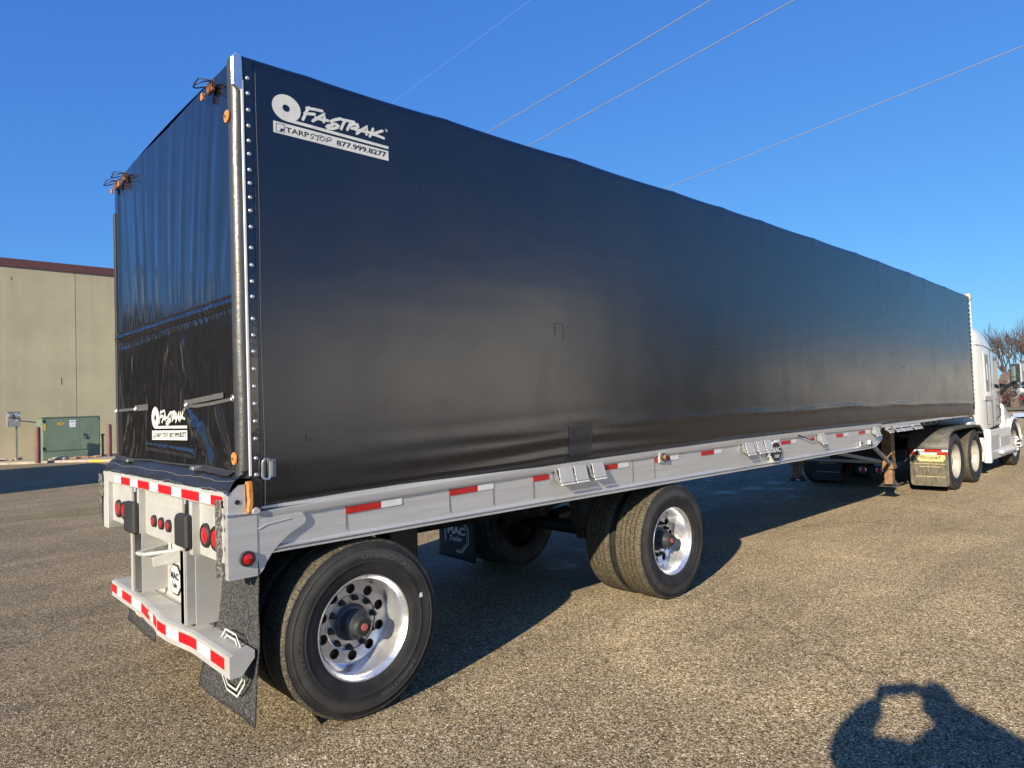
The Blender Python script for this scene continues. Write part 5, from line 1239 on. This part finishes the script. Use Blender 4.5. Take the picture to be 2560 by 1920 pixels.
# ================================================================ PHOTOGRAPHER (behind the camera, casts the shadow)
PG = empty('person', 'person in a dark jacket and jeans standing and holding a phone up with both hands', 'person', (CAM.x, CAM.y, 0), None, 0)
Fb = Vector((cos(yaw), sin(yaw), 0)); Rb = Vector((sin(yaw), -cos(yaw), 0)); Z = Vector((0, 0, 1))
def pp(f, r, z): return Vector((0, 0, 0))+Fb*f+Rb*r+Z*z
def skinned(name, verts, edges, rad, mat, parent, lv=2, root=0):
    me = bpy.data.meshes.new(name); me.from_pydata([tuple(v) for v in verts], edges, []); o = bpy.data.objects.new(name, me); COL.objects.link(o)
    me.materials.append(M[mat]); o.parent = parent
    sk_ = o.modifiers.new('skin', 'SKIN'); sk_.use_smooth_shade = True
    for i, r in enumerate(rad): me.skin_vertices[0].data[i].radius = r if isinstance(r, tuple) else (r, r); me.skin_vertices[0].data[i].use_root = (i == root)
    sb_ = o.modifiers.new('sub', 'SUBSURF'); sb_.levels = lv; sb_.render_levels = lv
    dg = bpy.context.evaluated_depsgraph_get(); me2 = bpy.data.meshes.new_from_object(o.evaluated_get(dg)); o.modifiers.clear(); o.data = me2; return o
V = [pp(-.52, 0, 1.00), pp(-.52, 0, 1.18), pp(-.50, 0, 1.36), pp(-.48, 0, 1.50), pp(-.46, 0, 1.60), pp(-.43, 0, 1.68),
     pp(-.49, .21, 1.53), pp(-.30, .44, 1.50), pp(-.10, .16, 1.70),      # right arm 6,7,8
     pp(-.49, -.21, 1.54), pp(-.28, -.45, 1.56), pp(-.10, -.16, 1.70),   # left arm 9,10,11
     pp(-.52, .11, .93), pp(-.52, .13, .50), pp(-.54, .14, .09), pp(-.40, .15, .04),
     pp(-.52, -.11, .93), pp(-.50, -.13, .50), pp(-.52, -.14, .09), pp(-.38, -.15, .04)]
V[4] = pp(-.44, .03, 1.63); V[5] = pp(-.42, .03, 1.72)
E_ = [(0,1),(1,2),(2,3),(3,4),(4,5),(3,6),(6,7),(7,8),(3,9),(9,10),(10,11),(0,12),(12,13),(13,14),(14,15),(0,16),(16,17),(17,18),(18,19)]
rd = [(.22,.17),(.23,.17),(.26,.18),(.25,.17),.17,.10,.15,.105,.055,.15,.105,.055,.10,.07,.05,.04,.10,.07,.05,.04]
B = skinned('body', V, E_, rd, 'jacket', PG)
# head with face and hair
bm = bmesh.new(); bmesh.ops.create_uvsphere(bm, u_segments=24, v_segments=18, radius=1)
for v in bm.verts:
    c = v.co; jaw = max(0, -c.z); k = 1-.28*jaw**1.5; c.x *= .098*(k+.05*jaw); c.y *= .078*k; c.z *= .122
    if c.x > 0: c.x *= 1-.08*abs(c.z/.122)
me = bpy.data.meshes.new('head'); bm.to_mesh(me); bm.free(); me.materials.append(M['skin']); me.shade_smooth(); HDp = bpy.data.objects.new('head', me); COL.objects.link(HDp); HDp.parent = PG; HDp.location = pp(-.40, .02, 1.795); HDp.rotation_euler = (0, 0, yaw)
m = MB(); m.add([(.088, -.012, -.025), (.088, .012, -.025), (.118, 0, -.028), (.095, 0, .018)], [(0, 1, 2), (0, 2, 3), (1, 3, 2), (0, 3, 1)]); m.build('nose', 'skin', HDp, smooth=True)
for s in (-1, 1):
    m = MB(); m.lathe([(.001, .0), (.012, -.002), (.012, -.010), (.001, -.012)], 12, 'x', (.094, s*.032, .012)); m.build('eye', 'ink', HDp, smooth=True)
    m = MB(); m.lathe([(.001, 0), (.02, .002), (.024, .01), (.001, .014)], 12, 'y', (-.005, s*.078, -.005)); m.v = [(a, b, c*1.4+.002) for a, b, c in m.v]; m.build('ear', 'skin', HDp, smooth=True)
m = MB(); m.box(.078, .088, -.024, .024, -.062, -.055); m.build('mouth', 'hubred', HDp)
bm = bmesh.new(); bmesh.ops.create_uvsphere(bm, u_segments=24, v_segments=14, radius=1)
bmesh.ops.delete(bm, geom=[v for v in bm.verts if v.co.z < -.25 or (v.co.x > .35 and v.co.z < .45)], context='VERTS')
for v in bm.verts: v.co = Vector((v.co.x*.108, v.co.y*.088, v.co.z*.128+.006))
me = bpy.data.meshes.new('hair'); bm.to_mesh(me); bm.free(); me.materials.append(M['hair']); me.shade_smooth(); o = bpy.data.objects.new('hair', me); COL.objects.link(o); o.parent = HDp
# trousers over the legs, hands with fingers
legs = skinned('trousers', [V[0]+Z*.02, V[12], V[13], V[14]+Z*.02, V[16], V[17], V[18]+Z*.02], [(0,1),(1,2),(2,3),(0,4),(4,5),(5,6)], [(.175,.125), .115, .085, .07, .115, .085, .07], 'jeans', PG)
for s in (-1, 1):
    w0 = pp(-.10, s*.16, 1.70); pc = pp(-.045, s*.115, 1.735)
    hv = [w0, pc]; he = [(0, 1)]; hr = [.028, (.034, .022)]
    for k, (dz, ln) in enumerate(((.034, .9), (.012, 1.0), (-.010, .95), (-.030, .75))):
        b0 = len(hv); root_ = pc+Z*dz*.8+Fb*.012
        hv += [root_, root_+Fb*.025*ln-Rb*s*.02, root_+Fb*.022*ln-Rb*s*.045*ln, root_+Fb*.012-Rb*s*.062*ln]; he += [(1, b0), (b0, b0+1), (b0+1, b0+2), (b0+2, b0+3)]; hr += [.0105, .0095, .0085, .0075]
    b0 = len(hv); hv += [pc-Z*.022-Fb*.012, pc-Z*.012-Fb*.022-Rb*s*.02, pc-Z*.002-Fb*.020-Rb*s*.045]; he += [(1, b0), (b0, b0+1), (b0+1, b0+2)]; hr += [.012, .0105, .009]
    skinned('hand', hv, he, hr, 'skin', PG, lv=1)
m = MB(); m.box(-.0045, .0035, -.080, .080, -.037, .037)
ph = m.build('phone', 'glass', bevel=.003, loc=tuple(CAM-F*.011-R*.0-Vector((0, 0, .018)))); ph.rotation_euler = (0, 0, yaw)
tag(ph, 'dark smartphone held level in both hands by the photographer', 'phone')
